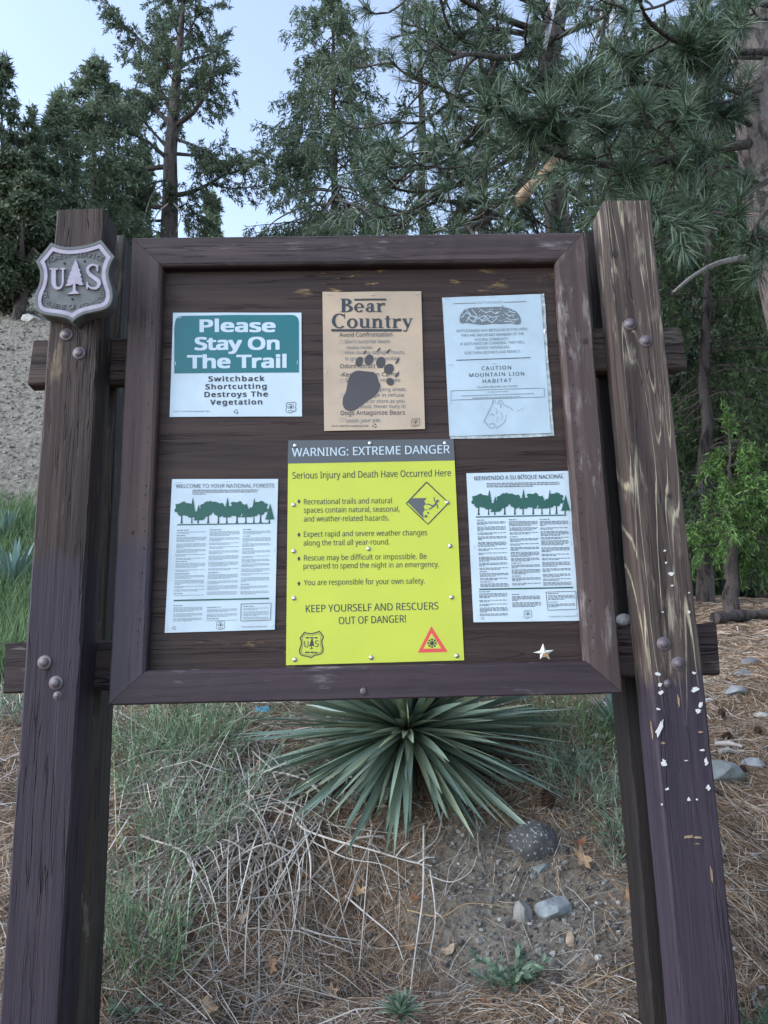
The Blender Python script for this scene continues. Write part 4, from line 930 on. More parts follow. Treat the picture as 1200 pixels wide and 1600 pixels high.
def conifer(name, label, base, h, r_trunk, crown, seed, group='trees on the slope behind the board', mat='fir', barkm='bark_fir', n=70, t0=.12, tw=1.0, per_m=3.0, leaf=.3, leaf_w=.11, hang=.35, lift=.05, top=None, dens=1.0, gaps=.0, extra=None, cat='tree', nleaf=26, curl=.25):
    """conifer with limbs all round; crown(t) gives the limb length at the relative height t"""
    rng = np.random.default_rng(seed); t_ = thing(name, label, cat, group)
    base = np.array(base, float); top = base+np.array([0, 0, h]) if top is None else np.array(top, float)
    k = np.linspace(0, 1, 14)[:, None]; T = base+(top-base)*k; T[1:-1, :2] += rng.normal(size=(12, 2))*r_trunk*.18
    mb = MB(); rr = r_trunk*(1-np.linspace(0, 1, 14)**1.15*.95); rr[0] *= 1.25; mb.tube(T, rr, 10); mb.build('trunk', M[barkm], t_, True)
    W, F = MB(), MB()
    for i in range(n):
        t = t0+(1-t0)*(i+rng.random())/n
        if rng.random() < gaps: continue
        L_ = crown(t)*rng.uniform(.55, 1.12)
        if L_ < .12: continue
        p = np.array([np.interp(t, k[:, 0], T[:, a]) for a in range(3)]); az = rng.random()*2*math.pi
        d = np.array([math.cos(az), math.sin(az), lift+.9*t*t*.7+rng.normal()*.10])
        P = curve(p, d, L_, hang*.35, rng, 7, curl*.35, .07)
        leafy_limb(W, F, P, max(.012, r_trunk*.22*(1-.7*t)), rng, min(tw, L_*.5+.15), per_m, leaf, leaf_w, hang, .22, dens, 4, .45, nleaf)
    # leader
    P = np.array([T[-1]+(T[-2]-T[-1])*.6, T[-1]+(T[-2]-T[-1])*.2, T[-1], T[-1]+[0, 0, .3]]); leafy_limb(W, F, P, .02, rng, .35, 9, leaf, leaf_w, .1, .0, dens, 4, .5, nleaf)
    if extra: extra(W, F, T, rng)
    W.build('limb_wood', M['bark_limb'] if barkm != 'bark_fir' else M['bark_fir'], t_); F.build('crown', M[mat], t_)
    return t_
def stand(px, py_base, py_top, Y):
    """foot of a tree on the ground below a pixel column, and its height from the pixel of its top"""
    b = PT(px, py_base, Y); b[2] = float(H(b[0], b[1]))-.1; return b, PT(px, py_top, Y)

# the slender open conifer beside the first post: its main limbs are traced, the rest fill in
def slim():
    Y = 24.0; rng = np.random.default_rng(77)
    t_ = thing('conifer_tree', 'tall open conifer with long bare crooked limbs and dark trunk standing against the sky', 'tree', 'trees on the slope behind the board')
    tr = [PT(x, y, Y) for x, y in ((264, 372), (266, 300), (266, 240), (271, 180), (276, 120), (282, 60), (286, 10), (289, -50))]
    foot = tr[0].copy(); foot[2] = float(H(foot[0], foot[1]))-.2; T = resample(np.array([foot]+tr), 30)
    mb = MB(); mb.tube(T, np.interp(np.linspace(0, 1, 30), [0, .3, .6, .8, 1], [.34, .25, .17, .10, .03]), 12); mb.build('trunk', M['bark_fir'], t_, True)
    W, F = MB(), MB()
    limbs = [([(262, 260), (228, 264), (185, 272), (140, 286)], .10, 1), ([(262, 325), (228, 322), (198, 318), (165, 322)], .09, 1), ([(258, 345), (225, 345), (200, 352)], .06, 1),
             ([(270, 306), (298, 301), (328, 287), (352, 272), (372, 250)], .10, -1), ([(270, 200), (300, 178), (322, 148), (331, 118), (342, 78)], .11, -1), ([(264, 192), (242, 170), (212, 155), (186, 152)], .09, 1),
             ([(276, 112), (246, 88), (216, 60), (190, 36), (172, 10)], .08, 1), ([(272, 240), (305, 243), (335, 248), (355, 258)], .07, -1), ([(272, 216), (305, 228), (335, 242)], .07, -1),
             ([(264, 250), (232, 222), (205, 208), (178, 212)], .08, 1), ([(284, 70), (300, 40), (314, 10)], .06, -1), ([(280, 108), (302, 92), (326, 86), (345, 70)], .06, -1), ([(268, 180), (255, 150), (236, 120)], .06, 1),
             ([(268, 280), (240, 285), (215, 300)], .05, 1), ([(286, 40), (268, 10), (262, -25)], .05, 1), ([(274, 150), (300, 135), (318, 112)], .06, 1), ([(262, 232), (225, 190), (196, 176), (180, 185)], .06, -1), ([(270, 330), (290, 318), (305, 322)], .04, 1), ([(284, 85), (262, 60), (250, 30)], .05, -1)]
    for pts, r0, sg in limbs:
        dz = np.linspace(0, 1, len(pts))*rng.uniform(-1.6, 1.6); P = resample(np.array([PT(x, y, Y+e) for (x, y), e in zip(pts, dz)]), 12)
        leafy_limb(W, F, P, r0, rng, 1.0, 5.5, .17, .042, .30, .26, 1.0, 6, .7, 90)
        for q in range(3):   # forked ends
            s = rng.integers(5, 10); P2 = curve(P[s], unit(P[s+1]-P[s])+rng.normal(size=3)*.55, rng.uniform(1.0, 2.2), .05, rng, 6, .15, .12); leafy_limb(W, F, P2, r0*.45, rng, .8, 5.5, .17, .042, .3, .15, 1.0, 4, .7, 80)
    for q in range(26):
        s = rng.uniform(.48, .98); p = np.array([np.interp(s, np.linspace(0, 1, 30), T[:, a]) for a in range(3)]); az = rng.random()*2*math.pi
        P = curve(p, (math.cos(az), math.sin(az), .35), rng.uniform(1.0, 3.0)*(1.25-s), .10, rng, 7, .2, .1); leafy_limb(W, F, P, .045, rng, .8, 5.5, .17, .042, .3, .2, 1.0, 4, .7, 80)
    W.build('limb_wood', M['bark_fir'], t_); F.build('crown', M['fir'], t_)
    D = MB()
    for pts in ([(262, 285), (240, 300), (228, 330), (222, 360)], [(272, 318), (282, 335), (276, 362)], [(262, 318), (245, 335), (238, 362)]): D.tube(resample(spline([PT(x, y, Y-.6) for x, y in pts], 14), 14), np.linspace(.03, .012, 14), 5)
    D.build('dead_limb', M['dead_wood'], t_)
slim()
# the denser conifer over the middle of the board
b, tp = stand(521, 360, -28, 26)
def pale_limbs(W, F, T, rng): pass
t2 = conifer('conifer_tree', 'dense tapering conifer with pale bare lower limbs rising above the Bear Country poster', b, 1, .30, lambda t: float(np.interp(t, [0, .30, .45, .55, .68, .82, .95, 1], [.3, 3.2, 4.4, 4.4, 3.5, 2.4, 1.2, .4])), 5, n=170, t0=.36, tw=1.3, per_m=4.6, leaf=.21, leaf_w=.050, hang=.7, lift=.10, top=tp, mat='fir_pale', nleaf=60)
D = MB(); r = np.random.default_rng(9)
for pts in ([(518, 318), (470, 325), (430, 345), (415, 362)], [(524, 312), (560, 322), (590, 345)], [(520, 298), (480, 298), (440, 318)], [(522, 305), (508, 330), (490, 362)], [(524, 300), (545, 330), (552, 362)], [(522, 290), (560, 296), (600, 290)], [(518, 330), (500, 345), (470, 362)]):
    e = r.uniform(-1.5, .5); D.tube(resample(spline([PT(x, y, 25.6+e*k) for k, (x, y) in zip(np.linspace(0, 1, len(pts)), pts)], 16), 16), np.linspace(.055, .018, 16), 5)
D.build('dead_limb', plain('grey bare limbs', (.17, .155, .15), .85, .2, 0, .3, 20), t2)
# bushy conifers to its left, and farther ones
def simple(px, pb, ptop, Y, wpx, seed, label, mat='fir', n=90, t0=.15, shape=(1.0, .95, .7, .25), **kw):
    b, tp = stand(px, pb, ptop, Y); R_ = wpx*Y*1.05/FPX; hh = tp[2]-b[2]
    kw.setdefault('leaf', .19*Y/20); kw.setdefault('leaf_w', .048*Y/20)
    kw.setdefault('nleaf', 62)
    return conifer(kw.pop('name', 'conifer_tree'), label, b, hh, max(.10, hh*.013), lambda t: R_*float(np.interp(t, [0, .35, .65, 1], shape)), seed, mat=mat, n=n, t0=t0, top=tp, **kw)
simple(150, 360, 100, 22, 112, 21, 'broad bushy conifer with layered boughs just above the shield post', 'fir_pale', 105, .18, (1, 1, .75, .14), tw=1.3, per_m=4.5)
simple(92, 380, 165, 20, 72, 22, 'shorter mid green conifer between the shield post and the picture edge trees', 'fir_pale', 95, .12, (1, .9, .65, .12), per_m=4.5)
simple(50, 400, 186, 19, 46, 23, 'thin spiky conifer beside the dark oak on the scree', 'fir', 80, .12, (1, .9, .6, .12), per_m=4.5)
simple(4, 430, 104, 19, 76, 24, 'tall conifer cut by the photo edge above the gravel hillside', 'fir', 100, .10, (1, 1, .7, .15), per_m=4.5)
simple(332, 368, 308, 52, 32, 25, 'small distant conifer peeping over the top of the frame', 'fir_pale', 80, .35, (1, 1, .62, .12), per_m=4.0, hang=.2, leaf=.5, leaf_w=.17, nleaf=24)
simple(222, 372, 235, 30, 55, 26, 'far conifer half hidden behind the rear post top', 'fir_pale', 70, .2, (1, 1, .6, .12), per_m=4.0)

# dark oak leaning over the scree
def oak(px, pb, Y, blobs, seed, label):
    rng = np.random.default_rng(seed); t_ = thing('oak_tree', label, 'tree'); b = PT(px, pb, Y); b[2] = float(H(b[0], b[1]))-.1; mb = MB(); F = MB(); tp = np.mean([PT(x, y, Y) for x, y, s in blobs], 0)
    mb.tube(resample(np.array([b, b*.5+tp*.5+[.1, 0, 0], tp]), 8), np.linspace(.13, .05, 8), 8)
    for x, y, s in blobs:
        c = PT(x, y, Y+rng.normal()*.5); R_ = s*Y/FPX; mb.tube(resample(np.array([tp*.5+b*.5, (tp+c)/2+[0, 0, .15], c]), 8), np.linspace(.05, .012, 8), 5)
        m = int(1300*(s/20)**2); q = rng.normal(size=(m, 3)); q = unit(q)*rng.random((m, 1))**.45*R_*np.array([1.1, 1.1, .85])
        F.kites(c+q, rng.normal(size=(m, 3))+[0, 0, -.3], .085*rng.uniform(.7, 1.3, m), .05*rng.uniform(.7, 1.3, m), rng)
        for _ in range(10):
            e = c+unit(rng.normal(size=3))*R_*.9; mb.tube(resample(np.array([c, (c+e)/2+rng.normal(size=3)*.08, e]), 5), np.linspace(.010, .004, 5), 3)
    mb.build('trunk', M['bark_fir'], t_); F.build('crown', M['oak'], t_)
oak(30, 470, 13.5, [(10, 345, 34), (42, 360, 30), (20, 400, 34), (50, 415, 20), (62, 385, 20), (5, 440, 28), (28, 450, 20), (66, 350, 22), (78, 372, 18), (-15, 400, 40), (12, 300, 28), (40, 320, 24), (8, 470, 22), (-10, 450, 36), (25, 470, 16), (60, 430, 18), (30, 425, 26), (70, 410, 14), (20, 260, 30), (50, 290, 24)], 31, 'dark leafy oak overhanging the top of the gravel hillside')

# conifers filling the right side behind the pine
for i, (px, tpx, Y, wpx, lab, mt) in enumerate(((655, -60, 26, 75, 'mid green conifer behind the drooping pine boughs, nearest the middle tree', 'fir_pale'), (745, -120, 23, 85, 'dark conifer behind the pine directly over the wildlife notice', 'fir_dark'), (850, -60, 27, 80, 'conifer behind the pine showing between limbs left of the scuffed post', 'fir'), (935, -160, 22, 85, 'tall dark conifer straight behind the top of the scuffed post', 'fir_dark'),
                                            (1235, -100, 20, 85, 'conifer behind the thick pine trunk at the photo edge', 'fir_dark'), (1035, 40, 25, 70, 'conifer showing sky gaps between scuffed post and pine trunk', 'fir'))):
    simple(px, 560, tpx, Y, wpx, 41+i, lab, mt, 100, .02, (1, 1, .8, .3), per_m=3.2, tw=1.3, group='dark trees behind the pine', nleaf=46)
def cedar(px, pb, ptop, Y, wpx, seed, label, mat, n, t0, group='cedars beside the scuffed post', **kw):
    return simple(px, pb, ptop, Y, wpx, seed, label, mat, n, t0, kw.pop('shape', (1, 1, .85, .3)), per_m=kw.pop('per_m', 4.5), tw=kw.pop('tw', 1.0), name='cedar_tree', group=group, hang=kw.pop('hang', .75), lift=.12, leaf=kw.pop('leaf', .13*Y/12), leaf_w=kw.pop('leaf_w', .038*Y/12), nleaf=kw.pop('nleaf', 52), curl=.35, barkm=kw.pop('barkm', 'bark_fir'), **kw)
CEDARS = 'cedars beside the scuffed post'
cedar(1105, 985, 100, 11.0, 200, 61, 'bushy cedar with a dark trunk seen between scuffed post and thick pine', 'cedar', 120, .16)
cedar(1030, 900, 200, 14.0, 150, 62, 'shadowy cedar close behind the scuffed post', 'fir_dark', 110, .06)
cedar(1190, 908, 250, 13.0, 170, 63, 'darker cedar at the photo edge with a thin trunk reaching the needles', 'cedar', 110, .14)
cedar(930, 900, 180, 15.0, 120, 65, 'cedar filling the gap above the frame corner behind the pine', 'cedar', 100, .12)
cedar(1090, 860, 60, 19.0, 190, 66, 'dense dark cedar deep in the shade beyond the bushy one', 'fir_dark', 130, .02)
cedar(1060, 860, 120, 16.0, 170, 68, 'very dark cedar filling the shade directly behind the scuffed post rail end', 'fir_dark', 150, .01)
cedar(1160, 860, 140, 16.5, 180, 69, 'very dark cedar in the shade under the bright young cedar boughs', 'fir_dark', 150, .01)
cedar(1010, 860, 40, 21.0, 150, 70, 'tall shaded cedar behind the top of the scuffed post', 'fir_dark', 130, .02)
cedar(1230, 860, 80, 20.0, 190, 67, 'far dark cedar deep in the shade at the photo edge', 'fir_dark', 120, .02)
cedar(1140, 930, 690, 8.4, 120, 64, 'low bright green young cedar right of the scuffed post', 'cedar_fresh', 46, .40, shape=(1.0, 1.0, .75, .3), leaf=.085, leaf_w=.019, nleaf=95)

# unseen cedars added right of the trail, shading the left post's inner face
for q, (x, y, hh) in enumerate(((4.2, .2, 9.0), (5.2, 2.6, 11.0), (4.6, -2.6, 10.0))):
    conifer('cedar_tree', 'unseen cedar added beyond the right edge to block light', (x, y, float(H(x, y))-.1), hh, .16, lambda t: 1.9*(1-t)**.7+.15, 200+q, 'added cedars out of view', 'fir_dark', n=110, t0=.03, tw=1.0, per_m=4.5, leaf=.24, leaf_w=.13, hang=.5, lift=0, nleaf=26, cat='tree')

# ------------------------------------------------------------------ the big pines with long needles
def tufts(F, pts, dirs, rng, L_=.17, nn=55, wd=.0055):
    for p, d in zip(pts, dirs):
        q = unit(rng.normal(size=(nn, 3))); dd = unit(np.array(d)*rng.uniform(.55, 1.0)+q*.95+np.array([0, 0, -.10]))
        b = np.array(p)-np.array(d)*rng.random((nn, 1))*.13; l = L_*rng.uniform(.65, 1.15, nn)
        # two bent segments so that the needles arch
        sd = unit(np.cross(dd, rng.normal(size=(nn, 3)))); m = b+dd*l[:, None]*.55; e = m+unit(dd+np.array([0, 0, -.22]))*l[:, None]*.45
        F.strip(np.stack([b, m, e], 1), np.tile([wd, wd*.9, wd*.25], (nn, 1)), sd)
def pine_limb(W, F, P, r0, rng, n_tw=8, tw=.5, nn=80, start=.15, L_=.17, wd=.0042, gen=2):
    n = len(P); W.tube(P, np.linspace(r0, max(.006, r0*.3), n), 7)
    Lp = np.linalg.norm(np.diff(P, axis=0), axis=1).sum(); d = np.concatenate([[0], np.cumsum(np.linalg.norm(np.diff(P, axis=0), axis=1))])/Lp
    tips, dirs = [P[-1]], [unit(P[-1]-P[-2])]
    for q in range(n_tw):
        s = start+(1-start)*(q+rng.random())/n_tw
        p = np.array([np.interp(s, d, P[:, a]) for a in range(3)]); ax = unit(np.array([np.interp(min(1, s+.05), d, P[:, a])-np.interp(s-.05, d, P[:, a]) for a in range(3)]))
        dr = unit(ax*rng.uniform(.3, .9)+unit(rng.normal(size=3))*.70+np.array([0, 0, .30])); l = tw*rng.uniform(.45, 1.15)
        T = curve(p, dr, l, .28, rng, 8, .55, .16); W.tube(T, np.linspace(max(.009, r0*.38), .0065, 8), 5)
        tips.append(T[-1]); dirs.append(unit(T[-1]-T[-2]))
        if gen > 1:
            for _ in range(rng.integers(1, gen+2)):
                k = rng.integers(2, 6); T2 = curve(T[k], unit(unit(T[k+1]-T[k])+unit(rng.normal(size=3))*.8), l*rng.uniform(.35, .7), .22, rng, 6, .6, .14)
                W.tube(T2, np.linspace(.0075, .005, 6), 4); tips.append(T2[-1]); dirs.append(unit(T2[-1]-T2[-2]))
    tufts(F, tips, dirs, rng, L_, nn, wd)
def px_curve(pts, Y0, Y1, n=16): return resample(spline([PT(x, y, Y0+(Y1-Y0)*k) for k, (x, y) in zip(np.linspace(0, 1, len(pts)), pts)], 40), n)

# the near pine whose trunk stands at the photo edge
rng = np.random.default_rng(101)
near = thing('pine_tree', 'big pine with pinkish scaly bark at the photo edge, sweeping limbs and long needle tufts', 'tree')
tY = 6.6
def edge(x, y): return PT(x, y, tY)
tops = [(1152, -60), (1158, 60), (1168, 180), (1182, 300), (1204, 400), (1224, 500), (1250, 620)]   # axis of the trunk is a radius right of its visible edge
T = []; R_ = []
for (x, y), rr in zip(tops, (.17, .20, .22, .25, .27, .29, .31)):
    T.append(PT(x, y, tY)+np.array([rr*.55, 0, 0])); R_.append(rr)
ft = T[-1].copy(); ft[0] += .25; ft[2] = float(H(ft[0], ft[1]))-.1; T.append(ft); R_.append(.42)
up_ = T[0]+(T[0]-T[1])*1.5; T = [up_]+T; R_ = [.13]+R_
TT = resample(np.array(T), 60); dd_ = np.linalg.norm(np.diff(np.array(T), axis=0), axis=1); dd_ = np.concatenate([[0], np.cumsum(dd_)])/dd_.sum()
mb = MB(); mb.tube(TT, np.interp(np.linspace(0, 1, 60), dd_, R_), 26)
V = mb.v[0].reshape(60, 26, 3); cen = V.mean(1, keepdims=True)
ang = np.arange(26)*2*math.pi/26; wob = vnoise((np.cos(ang)*3)[None, :]+np.zeros((60, 1)), np.linspace(0, 18, 60)[:, None]+np.sin(ang)[None]*3, 3)
mb.v[0] = (cen+(V-cen)*(1+.14*(wob[..., None]-.5))).reshape(-1, 3); mb.build('trunk', M['bark_pine'], near, True)
W, F = MB(), MB()
NEAR = [([(1170, 225), (1110, 234), (1060, 246), (1000, 258), (940, 257), (885, 246), (840, 228), (805, 200), (786, 172), (778, 150)], 6.2, 4.2, .046, 5, .40),
        ([(1230, 80), (1160, 82), (1110, 79), (1060, 66), (1020, 40), (1000, 8), (996, -30)], 5.6, 4.6, .036, 7, .42), ([(1190, 90), (1140, 90), (1095, 88), (1070, 78)], 5.5, 5.2, .018, 6, .35),
        ([(1215, 275), (1160, 305), (1110, 335), (1075, 341), (1045, 335), (1018, 318)], 6.0, 4.6, .027, 5, .38), ([(1180, 155), (1120, 130), (1090, 100), (1095, 60), (1080, 20)], 6.4, 5.4, .026, 11, .42),
        ([(1180, 200), (1120, 165), (1060, 140), (1010, 130), (960, 140), (930, 170)], 6.5, 5.3, .028, 12, .45), ([(1190, 140), (1130, 160), (1090, 150), (1050, 110)], 6.3, 5.6, .02, 8, .4), ([(1210, 10), (1150, 0), (1080, -10), (1030, 10), (980, 20)], 6.4, 5.4, .026, 10, .42),
        ([(1200, 330), (1180, 360), (1195, 400)], 6.0, 5.6, .016, 5, .35), ([(1190, 290), (1140, 260), (1100, 280), (1075, 300)], 6.2, 5.4, .018, 7, .4), ([(1000, 255), (970, 262), (950, 285), (960, 310)], 5.1, 5.0, .012, 5, .3),
        ([(885, 246), (870, 210), (880, 170), (900, 140)], 4.6, 4.5, .012, 6, .3), ([(1060, 246), (1040, 215), (1010, 190), (1005, 160)], 5.4, 5.2, .014, 7, .35), ([(820, 210), (850, 190), (860, 150)], 4.5, 4.5, .010, 5, .3), ([(960, 258), (945, 220), (930, 200)], 5.0, 4.9, .010, 5, .3),
        ([(1240, 40), (1190, 30), (1150, 45)], 5.0, 4.8, .012, 4, .35)]
for pts, y0, y1, r0, nt_, tw in NEAR: pine_limb(W, F, px_curve(pts, y0, y1), r0, rng, max(3, int(nt_*.85)), tw, 78, .10, .20, .0060)
W.build('limb_wood', M['bark_limb'], near, True); F.build('needle_foliage', M['needle'], near)
D = MB(); D.tube(px_curve([(1165, 402), (1120, 412), (1085, 430), (1050, 458)], 6.5, 5.8), np.linspace(.030, .010, 16), 7); D.build('dead_limb', plain('weathered grey limb', (.24, .225, .21), .85, .2, 0, .35, 25), near, True)

# the second pine, its dark leaning trunk above the middle, boughs drooping towards the board
rng = np.random.default_rng(102)
far = thing('pine_tree', 'drooping pine with fans of curved bare twigs over the wildlife notice', 'tree')
P0 = [PT(x, y, 9.6) for x, y in ((905, -160), (885, -60), (872, 20), (858, 90))]
lo = PT(868, 300, 9.9); lo2 = lo.copy(); lo2[2] = float(H(lo[0], lo[1]))-.1; lo2[1] += .3
TT = resample(np.array(P0+[PT(858, 180, 9.7), lo, lo2]), 24); mb = MB(); mb.tube(TT, np.linspace(.12, .24, 24), 12); mb.build('trunk', M['bark_fir'], far, True)
W, F = MB(), MB()
FAR = [([(868, 0), (845, 50), (818, 84), (775, 90), (735, 84), (700, 95)], .055, 12), ([(860, 60), (815, 88), (770, 86), (730, 65), (700, 40), (690, 5)], .05, 12), ([(865, 110), (800, 150), (760, 185), (725, 220), (680, 245), (640, 262)], .045, 14), ([(770, 172), (750, 210), (700, 250), (650, 265), (605, 250)], .04, 14),
       ([(770, 175), (762, 205), (745, 245), (728, 270)], .03, 8), ([(835, 235), (820, 285), (795, 312), (760, 314), (715, 316), (680, 312)], .06, 12), ([(838, 250), (812, 300), (775, 335), (740, 352), (715, 366)], .06, 9), ([(836, 262), (815, 310), (790, 345), (775, 366)], .05, 6), ([(830, 255), (800, 300), (770, 326), (735, 345), (672, 364)], .035, 10),
       ([(860, 170), (800, 185), (740, 170), (690, 140), (640, 120), (610, 95)], .04, 14), ([(845, 50), (790, 30), (740, 10), (690, -20), (650, -10)], .045, 12), ([(868, 20), (800, -10), (740, -40), (680, -40)], .045, 12), ([(860, 60), (760, 45), (700, 60), (650, 50), (612, 60)], .04, 14), ([(862, 140), (780, 140), (720, 150), (660, 190), (620, 190)], .04, 14),
       ([(862, 205), (790, 230), (720, 285), (650, 300), (600, 290)], .04, 14), ([(862, 210), (760, 270), (690, 300), (640, 330), (590, 340)], .035, 12), ([(862, 120), (900, 130), (930, 110), (950, 70)], .04, 10), ([(864, 190), (910, 180), (955, 196), (980, 180)], .045, 10), ([(864, 60), (910, 40), (950, 20), (960, -20)], .04, 10), ([(866, 240), (915, 225), (960, 235)], .05, 8),
       ([(860, 100), (880, 160), (900, 200)], .03, 8), ([(866, 280), (900, 300), (930, 330)], .03, 8), ([(862, 230), (820, 225), (790, 210), (770, 215)], .035, 8)]
for pts, r0, nt_ in FAR:
    e = rng.uniform(-1.6, .4); pine_limb(W, F, px_curve(pts, 9.4, 8.6+e), r0*1.15, rng, max(4, int(nt_*.72)), .9, 46, .12, .21, .0080)
for q in range(8):
    s = rng.uniform(0, .75); p = TT[int(s*23)]; az = rng.uniform(-2.9, -.2); pine_limb(W, F, curve(p, (math.cos(az), math.sin(az), .2), rng.uniform(1.2, 2.4), .15, rng, 10, .3, .1), .035, rng, 8, .8, 40, .15, .19, .0078)
W.build('limb_wood', M['bark_limb'], far, True); F.build('needle_foliage', M['needle'], far)
D = MB(); D.tube(px_curve([(866, 248), (848, 275), (822, 300), (806, 318)], 8.4, 8.0), np.interp(np.linspace(0, 1, 16), [0, .8, 1], [.055, .075, .05]), 8, True); D.build('broken_limb', M['tan_wood'], far, True)
D = MB()
for pts in ([(962, -10), (972, 15), (982, 40), (984, 58)], [(945, -20), (942, 20), (932, 50), (926, 68)], [(958, 20), (954, 45), (950, 60)]): D.tube(px_curve(pts, 8.6, 8.4), np.linspace(.05, .016, 16), 6)
D.tube(px_curve([(868, -10), (858, 40), (850, 80)], 9.2, 9.2), np.linspace(.05, .03, 16), 6)
D.build('dead_limb', plain('silver dead limb', (.42, .43, .45), .7, .3, 0, .2, 30), far, True)

# ------------------------------------------------------------------ the bank: litter, stones, plants
M['litter'] = island('fallen pine needles', [(0, (.065, .048, .036)), (.3, (.155, .100, .064)), (.55, (.265, .175, .108)), (.78, (.37, .265, .175)), (.92, (.36, .325, .27)), (1, (.50, .47, .41))], .75, .2)
M['dry_stem'] = island('pale dead stems', [(0, (.12, .095, .075)), (.4, (.23, .195, .16)), (.8, (.36, .33, .29)), (1, (.50, .48, .44))], .8, .2)
M['stem_one'] = plain('pale dead stem', (.46, .44, .41), .8, .2, 0, .2, 25)
M['stem_tan'] = plain('tan dry stalk', (.34, .25, .14), .8, .2, 0, .2, 25)
M['stones'] = island('mixed grit', [(0, (.06, .058, .055)), (.5, (.16, .155, .145)), (.9, (.27, .265, .25)), (1, (.42, .42, .41))], .9, .2)
M['scree'] = island('grey scree', [(0, (.08, .075, .066)), (.5, (.155, .147, .125)), (1, (.25, .24, .21))], .9, .2)
M['broom'] = island('sage green stems', GREEN((0.135, 0.210, 0.120)), .6, .3, .15)
M['grass'] = island('green grass', GREEN((0.120, 0.190, 0.085)), .6, .3, .25)
M['sage'] = island('sage green leaves', GREEN((.17, .24, .165)), .55, .35, .2)
M['yucca'] = island('glaucous yucca blades', [(0, (.10, .155, .125)), (.5, (.19, .27, .22)), (.85, (.27, .345, .265)), (1, (.31, .36, .22))], .42, .45, .08)
M['yucca_blue'] = island('blue green yucca blades', GREEN((.14, .22, .20)), .45, .45, .08)
M['brown_blade'] = island('dead brown blades', [(0, (.10, .065, .04)), (1, (.26, .18, .11))], .8, .2)
M['leaf_dry'] = [plain('dry leaf %d' % k, c, .7, .25, 0, .25, 60) for k, c in enumerate(((.25, .15, .085), (.32, .215, .13), (.20, .085, .045), (.36, .27, .19)))]

def Hn(P): return H(P[:, 0], P[:, 1])
def needles(mb, X, Y, rng, L0, L1, wd, hmax):
    n = len(X); a = rng.random(n)*2*math.pi; l = rng.uniform(L0, L1, n); bd = rng.normal(size=n)*.25
    d1 = np.stack([np.cos(a), np.sin(a)], 1); d2 = np.stack([np.cos(a+bd), np.sin(a+bd)], 1)
    p0 = np.stack([X, Y], 1); p1 = p0+d1*(l/2)[:, None]; p2 = p1+d2*(l/2)[:, None]
    h = rng.random(n)**2*hmax+.002; P = []
    for q, p in enumerate((p0, p1, p2)): P.append(np.concatenate([p, (H(p[:, 0], p[:, 1])+h*rng.uniform(.3, 1.0, n))[:, None]], 1))
    P = np.stack(P, 1); sd = unit(np.cross(P[:, 2]-P[:, 0], rng.normal(size=(n, 3))*.5+np.array([0, -.6, 1.0])))
    mb.strip(P, np.stack([wd, wd, wd*.6], 1), sd)
rng = np.random.default_rng(7); mb = MB()
n = 90000; Yv = 1.75+4.2*rng.random(n)**1.5; Xv = rng.uniform(-.62, .72, n)*(Yv*.95+.3)+.12
keep = rng.random(n) > .97*np.exp(-(((Xv-.46)/.36)**4+((Yv-2.66)/.32)**4)); Xv, Yv = Xv[keep], Yv[keep]
cl = vnoise(Xv*5, Yv*5, 21); keep = rng.random(len(Xv)) < .35+.8*cl; Xv, Yv = Xv[keep], Yv[keep]
needles(mb, Xv, Yv, rng, .05, .17, np.maximum(.0020, .00075*Yv)*rng.uniform(.7, 1.2, len(Yv)), .028)
n = 45000; Yv = 4.2+9*rng.random(n)**1.3; Xv = .3+rng.uniform(0, .66, n)*Yv
needles(mb, Xv, Yv, rng, .08, .22, .00085*Yv, .03)
o = mb.build('needle_litter', M['litter']); o['kind'] = 'stuff'
mb = MB(); n = 3200; Yv = 2.0+4.5*rng.random(n)**1.3; Xv = rng.uniform(-.6, -.02, n)*Yv
needles(mb, Xv, Yv, rng, .10, .34, np.maximum(.0024, .0009*Yv)*rng.uniform(.7, 1.5, n), .06)
n = 1300; Yv = 1.9+3*rng.random(n); Xv = rng.uniform(-.1, .66, n)*Yv
needles(mb, Xv, Yv, rng, .06, .24, np.maximum(.0024, .0009*Yv), .04)
o = mb.build('dead_stem_litter', M['dry_stem']); o['kind'] = 'stuff'

def stones(mb, C_, S_, rng):
    n = len(C_); q = np.array([[x, y, z] for x in (-1, 1) for y in (-1, 1) for z in (-1, 1)], float)
    v = q[None]*(S_[:, None, None]*rng.uniform(.55, 1.0, (n, 8, 3))); a = rng.random(n)*6.28; c, s = np.cos(a)[:, None], np.sin(a)[:, None]
    v = np.stack([v[..., 0]*c-v[..., 1]*s, v[..., 0]*s+v[..., 1]*c, v[..., 2]*.65+v[..., 0]*.2], -1)+C_[:, None]
    f = np.array([(0, 1, 3, 2), (4, 6, 7, 5), (0, 4, 5, 1), (2, 3, 7, 6), (0, 2, 6, 4), (1, 5, 7, 3)])
    mb.add(v.reshape(-1, 3), (np.arange(n)[:, None, None]*8+f[None]).reshape(-1, 4))
mb = MB(); n = 5200; Xv = np.concatenate([rng.normal(.50, .34, n//2), rng.uniform(-.1, 1.9, n//2)]); Yv = np.concatenate([rng.normal(2.62, .34, n//2), 1.8+3.0*rng.random(n//2)])
S_ = .0025+.007*rng.random(n)**3; stones(mb, np.stack([Xv, Yv, H(Xv, Yv)+S_*.3], 1), S_, rng)
o = mb.build('gravel', M['stones']); o['kind'] = 'stuff'
mb = MB(); n = 16000; Yv = 6.2+17*rng.random(n)**1.2; Xv = -rng.uniform(.36, .62, n)*Yv-.2; S_ = (.006+.026*rng.random(n)**5)*(Yv/11)
